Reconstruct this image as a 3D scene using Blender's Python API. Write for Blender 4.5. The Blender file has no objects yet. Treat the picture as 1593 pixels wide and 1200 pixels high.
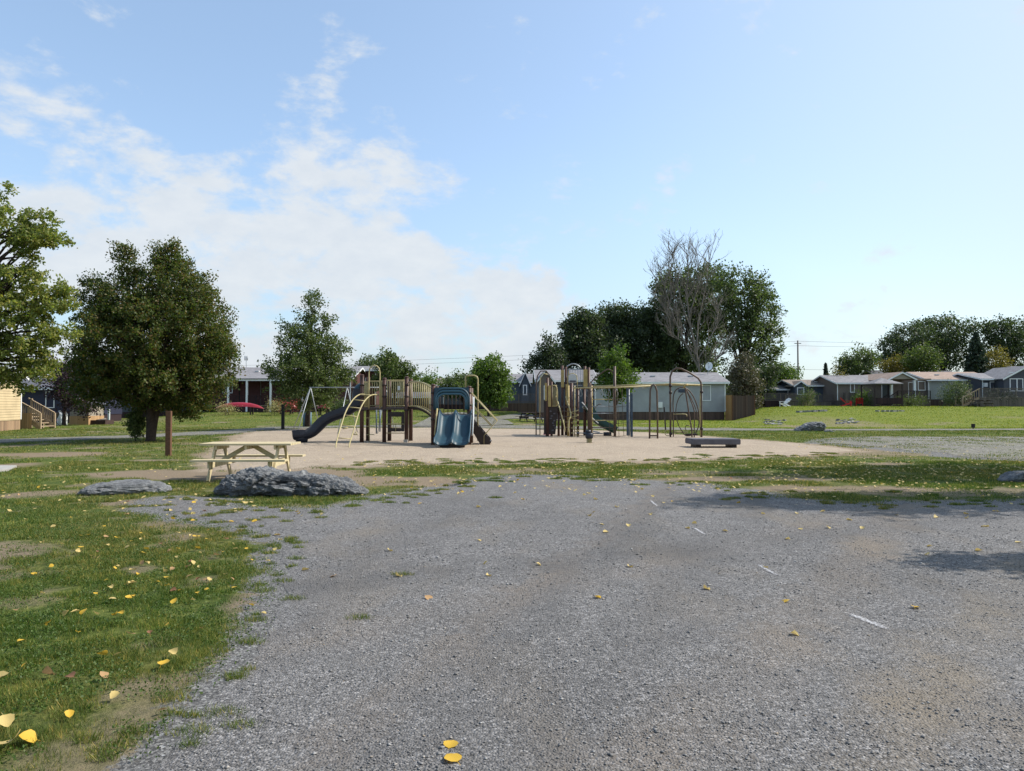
import bpy, bmesh, math, random
import numpy as np
from mathutils import Vector, Matrix, noise as mnoise
random.seed(7); RNG = np.random.default_rng(11)
sc = bpy.context.scene
COL = sc.collection
F = 1117.0; CX = 796.5; PT = math.atan(28/1117.0); CAMH = 1.6

# ------------------------------------------------------------------ pixel <-> world
def XZ(px, py, Y):
    a = (px-CX)/F; b = (600-py)/F
    y = math.cos(PT)-b*math.sin(PT); z = math.sin(PT)+b*math.cos(PT)
    return a/y*Y, CAMH+Y*z/y
def pt(px, py, Y):
    x, z = XZ(px, py, Y); return Vector((x, Y, z))
def WX(px, Y): return XZ(px, 628, Y)[0]
def WZ(py, Y): return XZ(CX, py, Y)[1]
def smooth(t): t = np.clip(t, 0, 1); return t*t*(3-2*t)
UK = [-400,150,230,320,560,700,800,870,1140,1185,1230,2400]
AK = [0,0,.1,.8,.8,.7,.7,0,0,1.05,1.28,1.28]
def H(x, y):
    x = np.asarray(x, float); y = np.asarray(y, float)
    yy = np.maximum(y, 20)
    A = np.interp(CX+F*x/yy, UK, AK)
    return A*smooth((y-46)/(80-46))
def hz(x, y): return float(H(x, y))
def gp(px, py):
    Y = 2.0; last = Y
    while Y < 400:
        x, z = XZ(px, py, Y)
        if z <= hz(x, Y): break
        last = Y; Y *= 1.02
    lo, hi = last, Y
    for _ in range(25):
        m = (lo+hi)/2; x, z = XZ(px, py, m)
        if z <= hz(x, m): hi = m
        else: lo = m
    x, z = XZ(px, py, hi)
    return Vector((x, hi, hz(x, hi)))

# value noise (numpy)
def vnoise(x, y, s, seed=0):
    x = np.asarray(x, float)*s+1000.3; y = np.asarray(y, float)*s+1000.7
    xi = np.floor(x).astype(np.int64); yi = np.floor(y).astype(np.int64)
    fx = smooth(x-xi); fy = smooth(y-yi)
    def h(i, j):
        n = (i*374761393+j*668265263+seed*974711) & 0x7fffffff
        n = ((n ^ (n >> 13))*1274126177) & 0x7fffffff
        return ((n ^ (n >> 16)) & 0xffff)/65535.0
    return (h(xi,yi)*(1-fx)+h(xi+1,yi)*fx)*(1-fy)+(h(xi,yi+1)*(1-fx)+h(xi+1,yi+1)*fx)*fy
def fbm(x, y, s, seed=0, o=4):
    v = 0; a = .5; t = 0
    for k in range(o):
        v = v+a*vnoise(x, y, s*2**k, seed+k); t += a; a *= .5
    return v/t

# ------------------------------------------------------------------ materials
MATS = {}
class NT:
    def __init__(s, name):
        s.m = bpy.data.materials.new(name); s.m.use_nodes = True
        s.t = s.m.node_tree; s.t.nodes.clear()
        s.out = s.n('ShaderNodeOutputMaterial')
    def n(s, typ, **kw):
        nd = s.t.nodes.new(typ)
        for k, v in kw.items(): setattr(nd, k, v)
        return nd
    def l(s, a, b): s.t.links.new(a, b)
    def setin(s, nd, key, v):
        if isinstance(v, bpy.types.NodeSocket): s.l(v, nd.inputs[key])
        else: nd.inputs[key].default_value = v
    def coord(s, scale=None):
        c = s.n('ShaderNodeTexCoord').outputs['Object']
        if scale:
            mp = s.n('ShaderNodeMapping'); s.l(c, mp.inputs[0]); mp.inputs['Scale'].default_value = scale; return mp.outputs[0]
        return c
    def noise(s, c, scale, detail=4, rough=.55):
        nd = s.n('ShaderNodeTexNoise'); s.l(c, nd.inputs['Vector'])
        nd.inputs['Scale'].default_value = scale; nd.inputs['Detail'].default_value = detail; nd.inputs['Roughness'].default_value = rough
        return nd.outputs[0]
    def ramp(s, fac, stops, interp='LINEAR'):
        nd = s.n('ShaderNodeValToRGB'); cr = nd.color_ramp; cr.interpolation = interp
        while len(cr.elements) < len(stops): cr.elements.new(.5)
        for e, (p, c) in zip(cr.elements, stops):
            e.position = p; e.color = (c if len(c) == 4 else (*c, 1)) if not isinstance(c, (int, float)) else (c, c, c, 1)
        s.l(fac, nd.inputs[0]); return nd.outputs[0]
    def mix(s, f, a, b, mode='MIX'):
        nd = s.n('ShaderNodeMix', data_type='RGBA', blend_type=mode)
        s.setin(nd, 0, f)
        for k, v in ((6, a), (7, b)):
            if isinstance(v, bpy.types.NodeSocket): s.l(v, nd.inputs[k])
            else: nd.inputs[k].default_value = (*v[:3], 1)
        return nd.outputs[2]
    def math(s, op, a, b=0., clamp=False):
        nd = s.n('ShaderNodeMath', operation=op); nd.use_clamp = clamp
        s.setin(nd, 0, a); s.setin(nd, 1, b); return nd.outputs[0]
    def bump(s, h, strength=.5, dist=.01, normal=None):
        nd = s.n('ShaderNodeBump'); nd.inputs['Strength'].default_value = strength; nd.inputs['Distance'].default_value = dist
        s.l(h, nd.inputs['Height'])
        if normal: s.l(normal, nd.inputs['Normal'])
        return nd.outputs[0]
    def bsdf(s, col, rough=.8, spec=.3, normal=None, metal=0):
        b = s.n('ShaderNodeBsdfPrincipled')
        if isinstance(col, bpy.types.NodeSocket): s.l(col, b.inputs['Base Color'])
        else: b.inputs['Base Color'].default_value = (*col, 1)
        s.setin(b, 'Roughness', rough); b.inputs['Specular IOR Level'].default_value = spec; b.inputs['Metallic'].default_value = metal
        if normal: s.l(normal, b.inputs['Normal'])
        return b.outputs[0]
    def done(s, sh): s.l(sh, s.out.inputs[0]); MATS[s.m.name] = s.m; return s.m

def m_plain(name, col, rough=.6, var=.25, scale=3, spec=.3, metal=0):
    t = NT(name); c = t.coord()
    n = t.noise(c, scale, 5); n2 = t.noise(c, scale*12, 3)
    d = tuple(v*(1-var) for v in col); l = tuple(min(1, v*(1+var)) for v in col)
    cc = t.mix(t.ramp(n, [(.3, 0), (.7, 1)]), d, l)
    cc = t.mix(t.math('MULTIPLY', t.ramp(n2, [(.45, 0), (.75, 1)]), .3), cc, tuple(v*.6+.03 for v in col))
    return t.done(t.bsdf(cc, rough, spec, metal=metal))
def m_siding(name, col, lap=.11):
    t = NT(name); c = t.coord(); sep = t.n('ShaderNodeSeparateXYZ'); t.l(c, sep.inputs[0])
    fr = t.math('FRACT', t.math('DIVIDE', sep.outputs[2], lap))
    line = t.ramp(fr, [(0, .45), (.10, .5), (.16, 1), (1, 1)])
    n = t.noise(c, 1.2, 4)
    cc = t.mix(t.ramp(n, [(.3, 0), (.7, 1)]), tuple(v*.88 for v in col), tuple(v*1.1 for v in col))
    cc = t.mix(1, cc, line, 'MULTIPLY')
    return t.done(t.bsdf(cc, .6, .3, t.bump(t.math('SUBTRACT', 1., fr), .6, .015)))
def m_boards(name, cols, w=.14, axis=0, rough=.85):
    t = NT(name); c = t.coord(); sep = t.n('ShaderNodeSeparateXYZ'); t.l(c, sep.inputs[0])
    if axis == 9: s0 = t.math('ADD', sep.outputs[0], sep.outputs[1])
    else: s0 = sep.outputs[axis]
    d = t.math('DIVIDE', s0, w); fr = t.math('FRACT', d); fl = t.math('FLOOR', d)
    wn = t.n('ShaderNodeTexWhiteNoise', noise_dimensions='1D'); t.l(fl, wn.inputs['W'])
    cc = t.ramp(wn.outputs[0], [(i/(len(cols)-1), k) for i, k in enumerate(cols)])
    g = t.noise(t.coord((30, 30, 3)), 1.5, 4)
    cc = t.mix(t.math('MULTIPLY', g, .5), cc, tuple(v*.45 for v in cols[0]))
    cc = t.mix(1, cc, t.ramp(fr, [(0, .2), (.07, .3), (.11, 1), (1, 1)]), 'MULTIPLY')
    return t.done(t.bsdf(cc, rough, .2))
def m_wood(name, a, b):
    t = NT(name); g = t.noise(t.coord((2, 25, 25)), 2, 5); g2 = t.noise(t.coord(), 5, 3)
    cc = t.mix(t.ramp(g, [(.35, 0), (.65, 1)]), a, b); cc = t.mix(t.math('MULTIPLY', g2, .35), cc, tuple(v*.5 for v in a))
    return t.done(t.bsdf(cc, .8, .2, t.bump(g, .4, .004)))
def m_roof(name, a, b):
    t = NT(name); c = t.coord(); v = t.n('ShaderNodeTexVoronoi'); mp = t.coord((3.3, 7, 7)); t.l(mp, v.inputs[0]); v.inputs['Scale'].default_value = 1
    n = t.noise(c, .6, 5); n2 = t.noise(c, 40, 2)
    cc = t.mix(t.ramp(v.outputs['Color'], [(.2, 0), (.8, 1)]), a, b); cc = t.mix(t.ramp(n, [(.4, 0), (.8, .4)]), cc, tuple(x*.6 for x in a))
    cc = t.mix(t.math('MULTIPLY', n2, .3), cc, tuple(x*1.5 for x in b))
    return t.done(t.bsdf(cc, .95, .15))
def m_leaf(name, cols, trans=.35, rough=.55):
    t = NT(name); g = t.n('ShaderNodeNewGeometry'); r = g.outputs['Random Per Island']
    k = len(cols); cc = t.ramp(r, [(i/(k-1), c) for i, c in enumerate(cols)])
    n = t.noise(t.coord(), .7, 3); cc = t.mix(t.math('MULTIPLY', t.ramp(n, [(.35, 0), (.7, 1)]), .5), cc, cols[0])
    b = t.bsdf(cc, rough, .35)
    tr = t.n('ShaderNodeBsdfTranslucent'); t.l(t.mix(1, cc, (1.3, 1.45, .7), 'MULTIPLY'), tr.inputs[0])
    ms = t.n('ShaderNodeMixShader'); ms.inputs[0].default_value = trans; t.l(b, ms.inputs[1]); t.l(tr.outputs[0], ms.inputs[2])
    return t.done(ms.outputs[0])
def grass_cols(t, dirt=True):
    c = t.coord()
    n1 = t.noise(c, .28, 5); n2 = t.noise(c, 1.6, 5, .65); n3 = t.noise(c, 14, 4, .7)
    cc = t.mix(t.ramp(n2, [(.38, 0), (.62, 1)]), (.062, .105, .02), (.15, .18, .04))
    cc = t.mix(t.ramp(n3, [(.48, 0), (.75, .5)]), cc, (.19, .17, .07))
    cc = t.mix(t.ramp(n1, [(.42, 0), (.62, .6)]), cc, (.20, .17, .06))
    n5 = t.noise(c, 7, 5, .7); cc = t.mix(t.ramp(n5, [(.40, .65), (.58, 0)]), cc, (.03, .068, .012)); n6 = t.noise(c, 24, 4, .7); cc = t.mix(t.ramp(n6, [(.55, 0), (.72, .5)]), cc, (.10, .17, .02))
    at = t.n('ShaderNodeAttribute', attribute_name='lush')
    cc = t.mix(t.math('MULTIPLY', at.outputs['Fac'], .75), cc, t.mix(n2, (.12, .175, .012), (.21, .235, .03)))
    return cc, c, n2, n3
def make_grass_mats():
    t = NT('grass_ground'); cc, c, n2, n3 = grass_cols(t)
    cc = t.mix(t.ramp(n3, [(.35, .5), (.6, 0)]), cc, (.05, .045, .02))
    at = t.n('ShaderNodeAttribute', attribute_name='dirt')
    f = t.math('ADD', t.math('MULTIPLY', at.outputs['Fac'], 1.7), t.math('SUBTRACT', n3, .75))
    dcol = t.mix(t.noise(c, 40, 3), (.17, .125, .085), (.27, .22, .16))
    cc = t.mix(t.math('MULTIPLY', f, 1., True), cc, dcol)
    ag = t.n('ShaderNodeAttribute', attribute_name='gravelly'); v = t.n('ShaderNodeTexVoronoi'); t.l(c, v.inputs[0]); v.inputs['Scale'].default_value = 75
    sc_ = t.n('ShaderNodeSeparateColor'); t.l(v.outputs['Color'], sc_.inputs[0])
    gcol = t.ramp(sc_.outputs[0], [(0, (.07, .07, .07)), (.5, (.15, .147, .147)), (.9, (.26, .255, .25)), (1, (.38, .38, .38))])
    gf = t.ramp(t.math('ADD', t.math('MULTIPLY', ag.outputs['Fac'], 1.0), t.math('MULTIPLY', t.math('SUBTRACT', t.noise(c, 9, 6, .75), .5), 1.3)), [(.42, 0), (.58, 1)])
    cc = t.mix(gf, cc, gcol)
    as_ = t.n('ShaderNodeAttribute', attribute_name='sandy'); sf = t.ramp(t.math('ADD', as_.outputs['Fac'], t.math('MULTIPLY', t.math('SUBTRACT', t.noise(c, 4, 6, .75), .5), 1.3)), [(.45, 0), (.75, .9)])
    cc = t.mix(sf, cc, t.mix(n3, (.24, .19, .14), (.36, .29, .22)))
    t.done(t.bsdf(cc, .95, .1, t.bump(t.noise(c, 45, 4, .8), .8, .03)))
    t = NT('grass_blade'); cc, c, n2, n3 = grass_cols(t)
    r = t.n('ShaderNodeNewGeometry').outputs['Random Per Island']
    cc = t.mix(1, cc, t.ramp(r, [(0, (.7, .8, .6)), (.5, (1, 1.15, .9)), (.72, (1.2, 1.3, 1.0)), (.80, (2.2, 1.6, 1.6)), (1, (3.2, 2.2, 2.3))]), 'MULTIPLY')
    b = t.bsdf(cc, .6, .3); tr = t.n('ShaderNodeBsdfTranslucent'); t.l(t.mix(1, cc, (1.2, 1.3, .8), 'MULTIPLY'), tr.inputs[0])
    ms = t.n('ShaderNodeMixShader'); ms.inputs[0].default_value = .3; t.l(b, ms.inputs[1]); t.l(tr.outputs[0], ms.inputs[2]); t.done(ms.outputs[0])
make_grass_mats()
def make_gravel(name, mean, brown, vs=75, sandy=False):
    t = NT(name); c = t.coord()
    v = t.n('ShaderNodeTexVoronoi'); t.l(c, v.inputs[0]); v.inputs['Scale'].default_value = vs
    v2 = t.n('ShaderNodeTexVoronoi'); t.l(c, v2.inputs[0]); v2.inputs['Scale'].default_value = vs*.45
    sep = t.n('ShaderNodeSeparateColor'); t.l(v.outputs['Color'], sep.inputs[0])
    m = mean
    cc = t.ramp(sep.outputs[0], [(0, tuple(x*.38 for x in m)), (.3, tuple(x*.75 for x in m)), (.7, tuple(x*1.2 for x in m)), (.92, tuple(x*1.9 for x in m)), (1, tuple(min(.75, x*2.5) for x in m))])
    if sandy: cc = t.ramp(sep.outputs[0], [(0, tuple(x*.75 for x in m)), (.5, m), (1, tuple(x*1.25 for x in m))])
    big = t.noise(c, .35, 6, .6); mid = t.noise(c, 2.5, 5, .65)
    cc = t.mix(t.ramp(mid, [(.4, 0), (.75, .55)]), cc, tuple(x*.62 for x in m))
    br = t.noise(t.coord((1, .45, 1)), .9, 5, .6)
    cc = t.mix(t.ramp(br, [(.5, 0), (.72, .7)]), cc, brown)
    cc = t.mix(t.ramp(big, [(.35, .25), (.6, 0)]), cc, tuple(x*1.3 for x in m))
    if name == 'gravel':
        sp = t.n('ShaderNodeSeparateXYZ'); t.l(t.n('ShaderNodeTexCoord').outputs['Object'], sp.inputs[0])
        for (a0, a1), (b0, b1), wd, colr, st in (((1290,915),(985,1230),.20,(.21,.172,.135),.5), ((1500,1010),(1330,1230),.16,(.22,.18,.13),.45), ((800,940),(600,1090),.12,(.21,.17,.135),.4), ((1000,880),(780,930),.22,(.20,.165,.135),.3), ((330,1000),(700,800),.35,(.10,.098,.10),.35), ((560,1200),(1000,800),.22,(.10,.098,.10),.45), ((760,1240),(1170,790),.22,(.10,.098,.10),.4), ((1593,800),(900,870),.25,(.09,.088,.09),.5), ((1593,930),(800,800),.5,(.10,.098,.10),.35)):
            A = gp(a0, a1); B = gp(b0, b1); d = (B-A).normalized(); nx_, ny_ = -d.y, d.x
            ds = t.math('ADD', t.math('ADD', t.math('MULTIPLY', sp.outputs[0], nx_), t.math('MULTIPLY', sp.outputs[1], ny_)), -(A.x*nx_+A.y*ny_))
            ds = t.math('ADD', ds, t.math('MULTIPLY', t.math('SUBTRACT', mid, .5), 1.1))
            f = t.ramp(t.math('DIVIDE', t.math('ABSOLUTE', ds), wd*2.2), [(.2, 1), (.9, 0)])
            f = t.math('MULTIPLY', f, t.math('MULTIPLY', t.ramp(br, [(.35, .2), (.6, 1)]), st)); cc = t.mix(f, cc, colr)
    hgt = t.math('SUBTRACT', 1., v.outputs['Distance'])
    nb = t.bump(hgt, .9 if not sandy else .5, .012 if not sandy else .006)
    nb = t.bump(t.noise(c, 14, 6, .75), .7, .03, nb); nb = t.bump(t.noise(c, 3, 5, .7), .5, .04, nb)
    if sandy: nb = t.bump(t.noise(c, 7, 4, .7), .8, .05, nb)
    t.done(t.bsdf(cc, .9, .25, nb))
make_gravel('gravel', (.163, .158, .158), (.20, .165, .125))
make_gravel('road_gravel', (.155, .148, .13), (.13, .13, .06), 18)
make_gravel('sand', (.355, .288, .22), (.27, .215, .165), 34, True)
def make_rock():
    t = NT('rock'); c = t.coord((1, 1, 1.6)); n = t.noise(c, 5, 9, .75); n2 = t.noise(t.coord(), 22, 5, .7)
    cc = t.ramp(n, [(.3, (.09, .095, .105)), (.5, (.22, .225, .235)), (.7, (.38, .385, .385))])
    cc = t.mix(t.ramp(n2, [(.4, .5), (.6, 0)]), cc, (.08, .085, .09))
    t.done(t.bsdf(cc, .9, .2, t.bump(n2, .8, .03, t.bump(n, 1, .08))))
make_rock()
def make_stone():
    t = NT('pebble'); r = t.n('ShaderNodeNewGeometry').outputs['Random Per Island']
    cc = t.ramp(r, [(0, (.12, .118, .118)), (.5, (.18, .177, .177)), (.8, (.24, .235, .235)), (.95, (.36, .355, .35)), (1, (.30, .24, .18))]); t.done(t.bsdf(cc, .85, .3))
make_stone()
def make_paint():
    t = NT('worn_paint'); c = t.coord(); n = t.noise(c, 60, 3, .7)
    b = t.bsdf((.55, .55, .58), .9, .1); tr = t.n('ShaderNodeBsdfTransparent'); ms = t.n('ShaderNodeMixShader')
    at = t.n('ShaderNodeAttribute', attribute_name='wear')
    f = t.ramp(t.math('ADD', n, t.math('MULTIPLY', at.outputs['Fac'], .35)), [(.62, 0), (.84, .65)])
    t.l(f, ms.inputs[0]); t.l(tr.outputs[0], ms.inputs[1]); t.l(b, ms.inputs[2]); t.done(ms.outputs[0])
make_paint()
def make_glass():
    t = NT('window_glass'); n = t.noise(t.coord(), .8, 2); t.done(t.bsdf(t.mix(n, (.015, .018, .024), (.04, .045, .05)), .25, .3))
make_glass()
m_leaf('leaf_maple', [(.03, .05, .013), (.05, .08, .018), (.07, .105, .022), (.095, .125, .028), (.15, .13, .03), (.15, .08, .035)], .42)
m_leaf('leaf_linden', [(.03, .052, .016), (.055, .085, .022), (.08, .115, .03), (.11, .145, .045), (.19, .20, .09)], .42)
m_leaf('leaf_bright', [(.10, .14, .04), (.15, .19, .05), (.20, .23, .06), (.27, .27, .07), (.32, .26, .08)], .5)
m_leaf('leaf_fresh', [(.045, .085, .016), (.07, .12, .02), (.10, .16, .025), (.14, .19, .03)], .4)
m_leaf('leaf_dark', [(.028, .042, .024), (.045, .068, .032), (.062, .088, .038), (.09, .115, .05)], .35)
m_leaf('leaf_mid', [(.045, .066, .028), (.07, .10, .035), (.095, .13, .045), (.13, .155, .065)], .42)
m_leaf('leaf_yellow', [(.07, .07, .02), (.14, .12, .03), (.22, .17, .035), (.26, .20, .05)], .35)
m_leaf('leaf_purple', [(.02, .008, .016), (.035, .014, .025), (.05, .025, .035), (.03, .03, .02)], .2)
m_leaf('leaf_spruce', [(.02, .035, .022), (.03, .05, .03), (.05, .07, .04)], .1)
m_leaf('leaf_vine', [(.09, .075, .055), (.12, .10, .07), (.07, .08, .04), (.15, .13, .1)], .2)
m_leaf('leaf_weed', [(.035, .075, .012), (.06, .11, .018), (.09, .14, .025), (.12, .15, .04)], .3)
m_leaf('leaf_grey', [(.06, .09, .04), (.09, .12, .05), (.12, .14, .06)], .3)
m_leaf('flower_pale', [(.35, .30, .12), (.45, .40, .2), (.25, .22, .08), (.08, .10, .03)], .2)
m_leaf('flower_red', [(.25, .03, .02), (.35, .05, .03), (.08, .05, .02), (.05, .07, .02)], .2)
m_plain('bark', (.045, .032, .026), .95, .4, 12); m_plain('bark_grey', (.17, .15, .135), .95, .3, 12); m_plain('trunk_guard', (.08, .14, .17), .6)
m_plain('post_brown', (.070, .034, .026), .45, .25, 6); m_plain('frame_brown', (.09, .06, .045), .45, .25, 6)
m_plain('tube_tan', (.38, .32, .16), .42, .2, 6); m_plain('panel_tan', (.36, .27, .10), .5, .25, 5)
m_plain('plastic_navy', (.006, .010, .024), .5, .2, 3, .5); m_plain('plastic_blue', (.010, .045, .070), .5, .2, 3, .5)
m_plain('plastic_blue_light', (.035, .10, .14), .35, .15, 3, .5)
m_plain('plastic_dark', (.03, .02, .018), .5, .3, 4); m_plain('plastic_green', (.01, .05, .04), .35, .2, 3, .5); m_plain('slate_blue', (.05, .075, .11), .5, .3, 6)
m_plain('bench_grey', (.10, .095, .11), .6, .2, 5); m_plain('galvanised', (.30, .32, .34), .4, .2, 8, .5, .3); m_plain('galv_blue', (.09, .13, .20), .4, .2, 8)
m_plain('deck_metal', (.06, .045, .04), .6); m_plain('rope', (.10, .08, .06), .9)
m_plain('white_trim', (.72, .74, .76), .55, .06, 2); m_plain('concrete', (.34, .33, .31), .9, .12, 6); m_plain('black', (.012, .012, .014), .5)
m_plain('red_canoe', (.27, .012, .025), .35, .15, 2, .5); m_plain('red_chair', (.50, .02, .03), .5, .15, 4); m_plain('pink', (.75, .25, .35), .5); m_plain('white_tank', (.75, .77, .78), .35, .05, 3)
m_plain('dish_grey', (.55, .57, .58), .4, .05, 3); m_plain('pole_wood', (.16, .14, .13), .9, .2, 3); m_plain('firepit', (.05, .03, .025), .9, .3, 8)
m_plain('dark_opening', (.012, .010, .012), .8); m_plain('curtain', (.35, .4, .46), .8, .15, 3); m_plain('red_door', (.18, .04, .03), .6)
m_plain('seat_red', (.10, .04, .05), .6)
for n_, c_ in (('navy', (.020, .022, .045)), ('blue', (.06, .078, .105)), ('teal', (.045, .062, .075)), ('taupe', (.17, .14, .12)), ('grey', (.34, .355, .38)), ('slate', (.06, .066, .085)),
               ('paleblue', (.20, .27, .36)), ('tanshed', (.30, .26, .21))):
    m_siding('siding_'+n_, c_)
m_siding('siding_beige', (.52, .41, .25), .155); m_plain('brick', (.085, .035, .033), .9, .3, 20); m_siding('sagegrey', (.29, .31, .30))
m_roof('roof_grey', (.15, .145, .155), (.24, .235, .25)); m_roof('roof_brown', (.17, .145, .13), (.26, .22, .195)); m_roof('roof_dark', (.07, .075, .09), (.12, .12, .14)); m_roof('roof_tan', (.24, .18, .15), (.34, .26, .22))
m_boards('boards_grey', [(.10, .085, .08), (.19, .16, .14), (.13, .11, .10)]); m_boards('boards_brown', [(.085, .055, .045), (.15, .10, .08), (.10, .075, .065)])
m_boards('boards_new', [(.46, .28, .14), (.55, .36, .2), (.40, .24, .12)], .15, 9); m_boards('boards_side', [(.50, .26, .10), (.60, .34, .15)], .14, 1)
m_boards('boards_dark', [(.03, .02, .025), (.06, .035, .035)]); m_boards('boards_skirt', [(.30, .19, .12), (.42, .29, .18), (.22, .15, .1)], .16, 9)
m_wood('wood_pale', (.48, .40, .24), (.62, .53, .35)); m_wood('wood_post', (.10, .05, .03), (.16, .085, .05)); m_wood('wood_deck', (.30, .22, .15), (.42, .33, .22)); m_wood('wood_grey', (.12, .10, .09), (.2, .17, .15)); m_wood('wood_dark', (.035, .028, .028), (.07, .05, .05))
def flatleaf(name, col):
    t = NT(name); n = t.noise(t.coord(), 60, 4); cc = t.mix(t.ramp(n, [(.4, 0), (.8, .6)]), col, tuple(v*.55 for v in col))
    b = t.bsdf(cc, .6, .3); tr = t.n('ShaderNodeBsdfTranslucent'); t.l(cc, tr.inputs[0]); ms = t.n('ShaderNodeMixShader'); ms.inputs[0].default_value = .25
    t.l(b, ms.inputs[1]); t.l(tr.outputs[0], ms.inputs[2]); t.done(ms.outputs[0])
flatleaf('fall_yellow', (.66, .42, .05)); flatleaf('fall_pale', (.60, .46, .18)); flatleaf('fall_tan', (.44, .27, .13)); flatleaf('fall_brown', (.26, .13, .07))

# ------------------------------------------------------------------ mesh builder
class MB:
    def __init__(s): s.v = []; s.f = []; s.sm = []
    def add(s, vs, fs, smooth=False):
        o = len(s.v); s.v += [tuple(p) for p in vs]; s.f += [tuple(i+o for i in f) for f in fs]; s.sm += [smooth]*len(fs); return s
    def box(s, c, d, rz=0, rx=0, ry=0, bev=0):
        M = Matrix.Rotation(rz, 3, 'Z') @ Matrix.Rotation(ry, 3, 'Y') @ Matrix.Rotation(rx, 3, 'X'); c = Vector(c)
        vs = [c+M @ Vector((sx*d[0]/2, sy*d[1]/2, sz*d[2]/2)) for sz in (-1, 1) for sy in (-1, 1) for sx in (-1, 1)]
        return s.add(vs, [(0,2,3,1),(4,5,7,6),(0,1,5,4),(2,6,7,3),(0,4,6,2),(1,3,7,5)])
    def bb(s, x0, x1, y0, y1, z0, z1): return s.box(((x0+x1)/2, (y0+y1)/2, (z0+z1)/2), (abs(x1-x0), abs(y1-y0), abs(z1-z0)))
    def bar(s, p, q, w, h, up=(0,0,1)):
        p = Vector(p); q = Vector(q); d = (q-p).normalized(); u = Vector(up)
        sd = d.cross(u)
        if sd.length < 1e-3: sd = d.cross(Vector((0, 1, 0)))
        sd.normalize(); u = sd.cross(d)
        vs = [e+sd*a*w/2+u*b*h/2 for e in (p, q) for a, b in ((-1,-1),(1,-1),(1,1),(-1,1))]
        return s.add(vs, [(0,1,2,3),(7,6,5,4),(0,4,5,1),(1,5,6,2),(2,6,7,3),(3,7,4,0)])
    def tube(s, pts, r, seg=8, r2=None, closed=False, cap=True):
        pts = [Vector(p) for p in pts]; n = len(pts); rs = [r+(0 if r2 is None else (r2-r)*i/max(1, n-1)) for i in range(n)] if not isinstance(r, (list, tuple)) else r
        o = len(s.v); ref = None
        for i, p in enumerate(pts):
            a = pts[(i-1) % n] if (closed or i > 0) else p; b = pts[(i+1) % n] if (closed or i < n-1) else p
            d = (b-a).normalized()
            if ref is None:
                ref = d.cross(Vector((0, 0, 1)))
                if ref.length < .1: ref = d.cross(Vector((1, 0, 0)))
            ref = (ref-d*ref.dot(d)).normalized(); w = d.cross(ref)
            for k in range(seg):
                an = 2*math.pi*k/seg; s.v.append(tuple(p+(ref*math.cos(an)+w*math.sin(an))*rs[i]))
        for i in range(n if closed else n-1):
            j = (i+1) % n
            for k in range(seg):
                k2 = (k+1) % seg; s.f.append((o+i*seg+k, o+i*seg+k2, o+j*seg+k2, o+j*seg+k)); s.sm.append(True)
        if cap and not closed:
            s.f.append(tuple(o+k for k in range(seg))[::-1]); s.f.append(tuple(o+(n-1)*seg+k for k in range(seg))); s.sm += [False]*2
        return s
    def prism(s, pts, ext):
        n = len(pts); e = Vector(ext); vs = [Vector(p) for p in pts]; vs += [p+e for p in vs]
        fs = [tuple(range(n))[::-1], tuple(range(n, 2*n))]+[(i, (i+1) % n, n+(i+1) % n, n+i) for i in range(n)]
        return s.add(vs, fs)
    def lathe(s, c, prof, seg=16):
        o = len(s.v); c = Vector(c)
        for r, z in prof:
            for k in range(seg): a = 2*math.pi*k/seg; s.v.append((c.x+r*math.cos(a), c.y+r*math.sin(a), c.z+z))
        for i in range(len(prof)-1):
            for k in range(seg):
                k2 = (k+1) % seg; s.f.append((o+i*seg+k, o+i*seg+k2, o+(i+1)*seg+k2, o+(i+1)*seg+k)); s.sm.append(True)
        return s
    def sweep(s, prof, path, dirs):
        """prof: list of (a,b) open cross-section with thickness already closed; path pts; dirs: (side, up) per pt"""
        o = len(s.v); n = len(prof)
        for p, (sd, up) in zip(path, dirs):
            for a, b in prof: s.v.append(tuple(Vector(p)+Vector(sd)*a+Vector(up)*b))
        for i in range(len(path)-1):
            for k in range(n):
                k2 = (k+1) % n; s.f.append((o+i*n+k, o+i*n+k2, o+(i+1)*n+k2, o+(i+1)*n+k)); s.sm.append(False)
        s.f.append(tuple(o+k for k in range(n))[::-1]); s.f.append(tuple(o+(len(path)-1)*n+k for k in range(n))); s.sm += [False]*2
        return s
    def build(s, name, mat, parent=None, bevel=0):
        me = bpy.data.meshes.new(name); me.from_pydata(s.v, [], s.f); me.polygons.foreach_set('use_smooth', s.sm)
        o = bpy.data.objects.new(name, me); COL.objects.link(o); me.materials.append(MATS[mat])
        bm = bmesh.new(); bm.from_mesh(me); bmesh.ops.recalc_face_normals(bm, faces=bm.faces)
        if bevel: bmesh.ops.bevel(bm, geom=[e for e in bm.edges if len(e.link_faces) == 2 and e.calc_face_angle() > .6], offset=bevel, segments=2, affect='EDGES', clamp_overlap=True)
        bm.to_mesh(me); bm.free()
        if parent is not None:
            o.parent = parent; pw = parent.matrix_basis.copy(); q = parent.parent
            while q: pw = q.matrix_basis @ pw; q = q.parent
            o.matrix_parent_inverse = pw.inverted()
        return o
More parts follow.
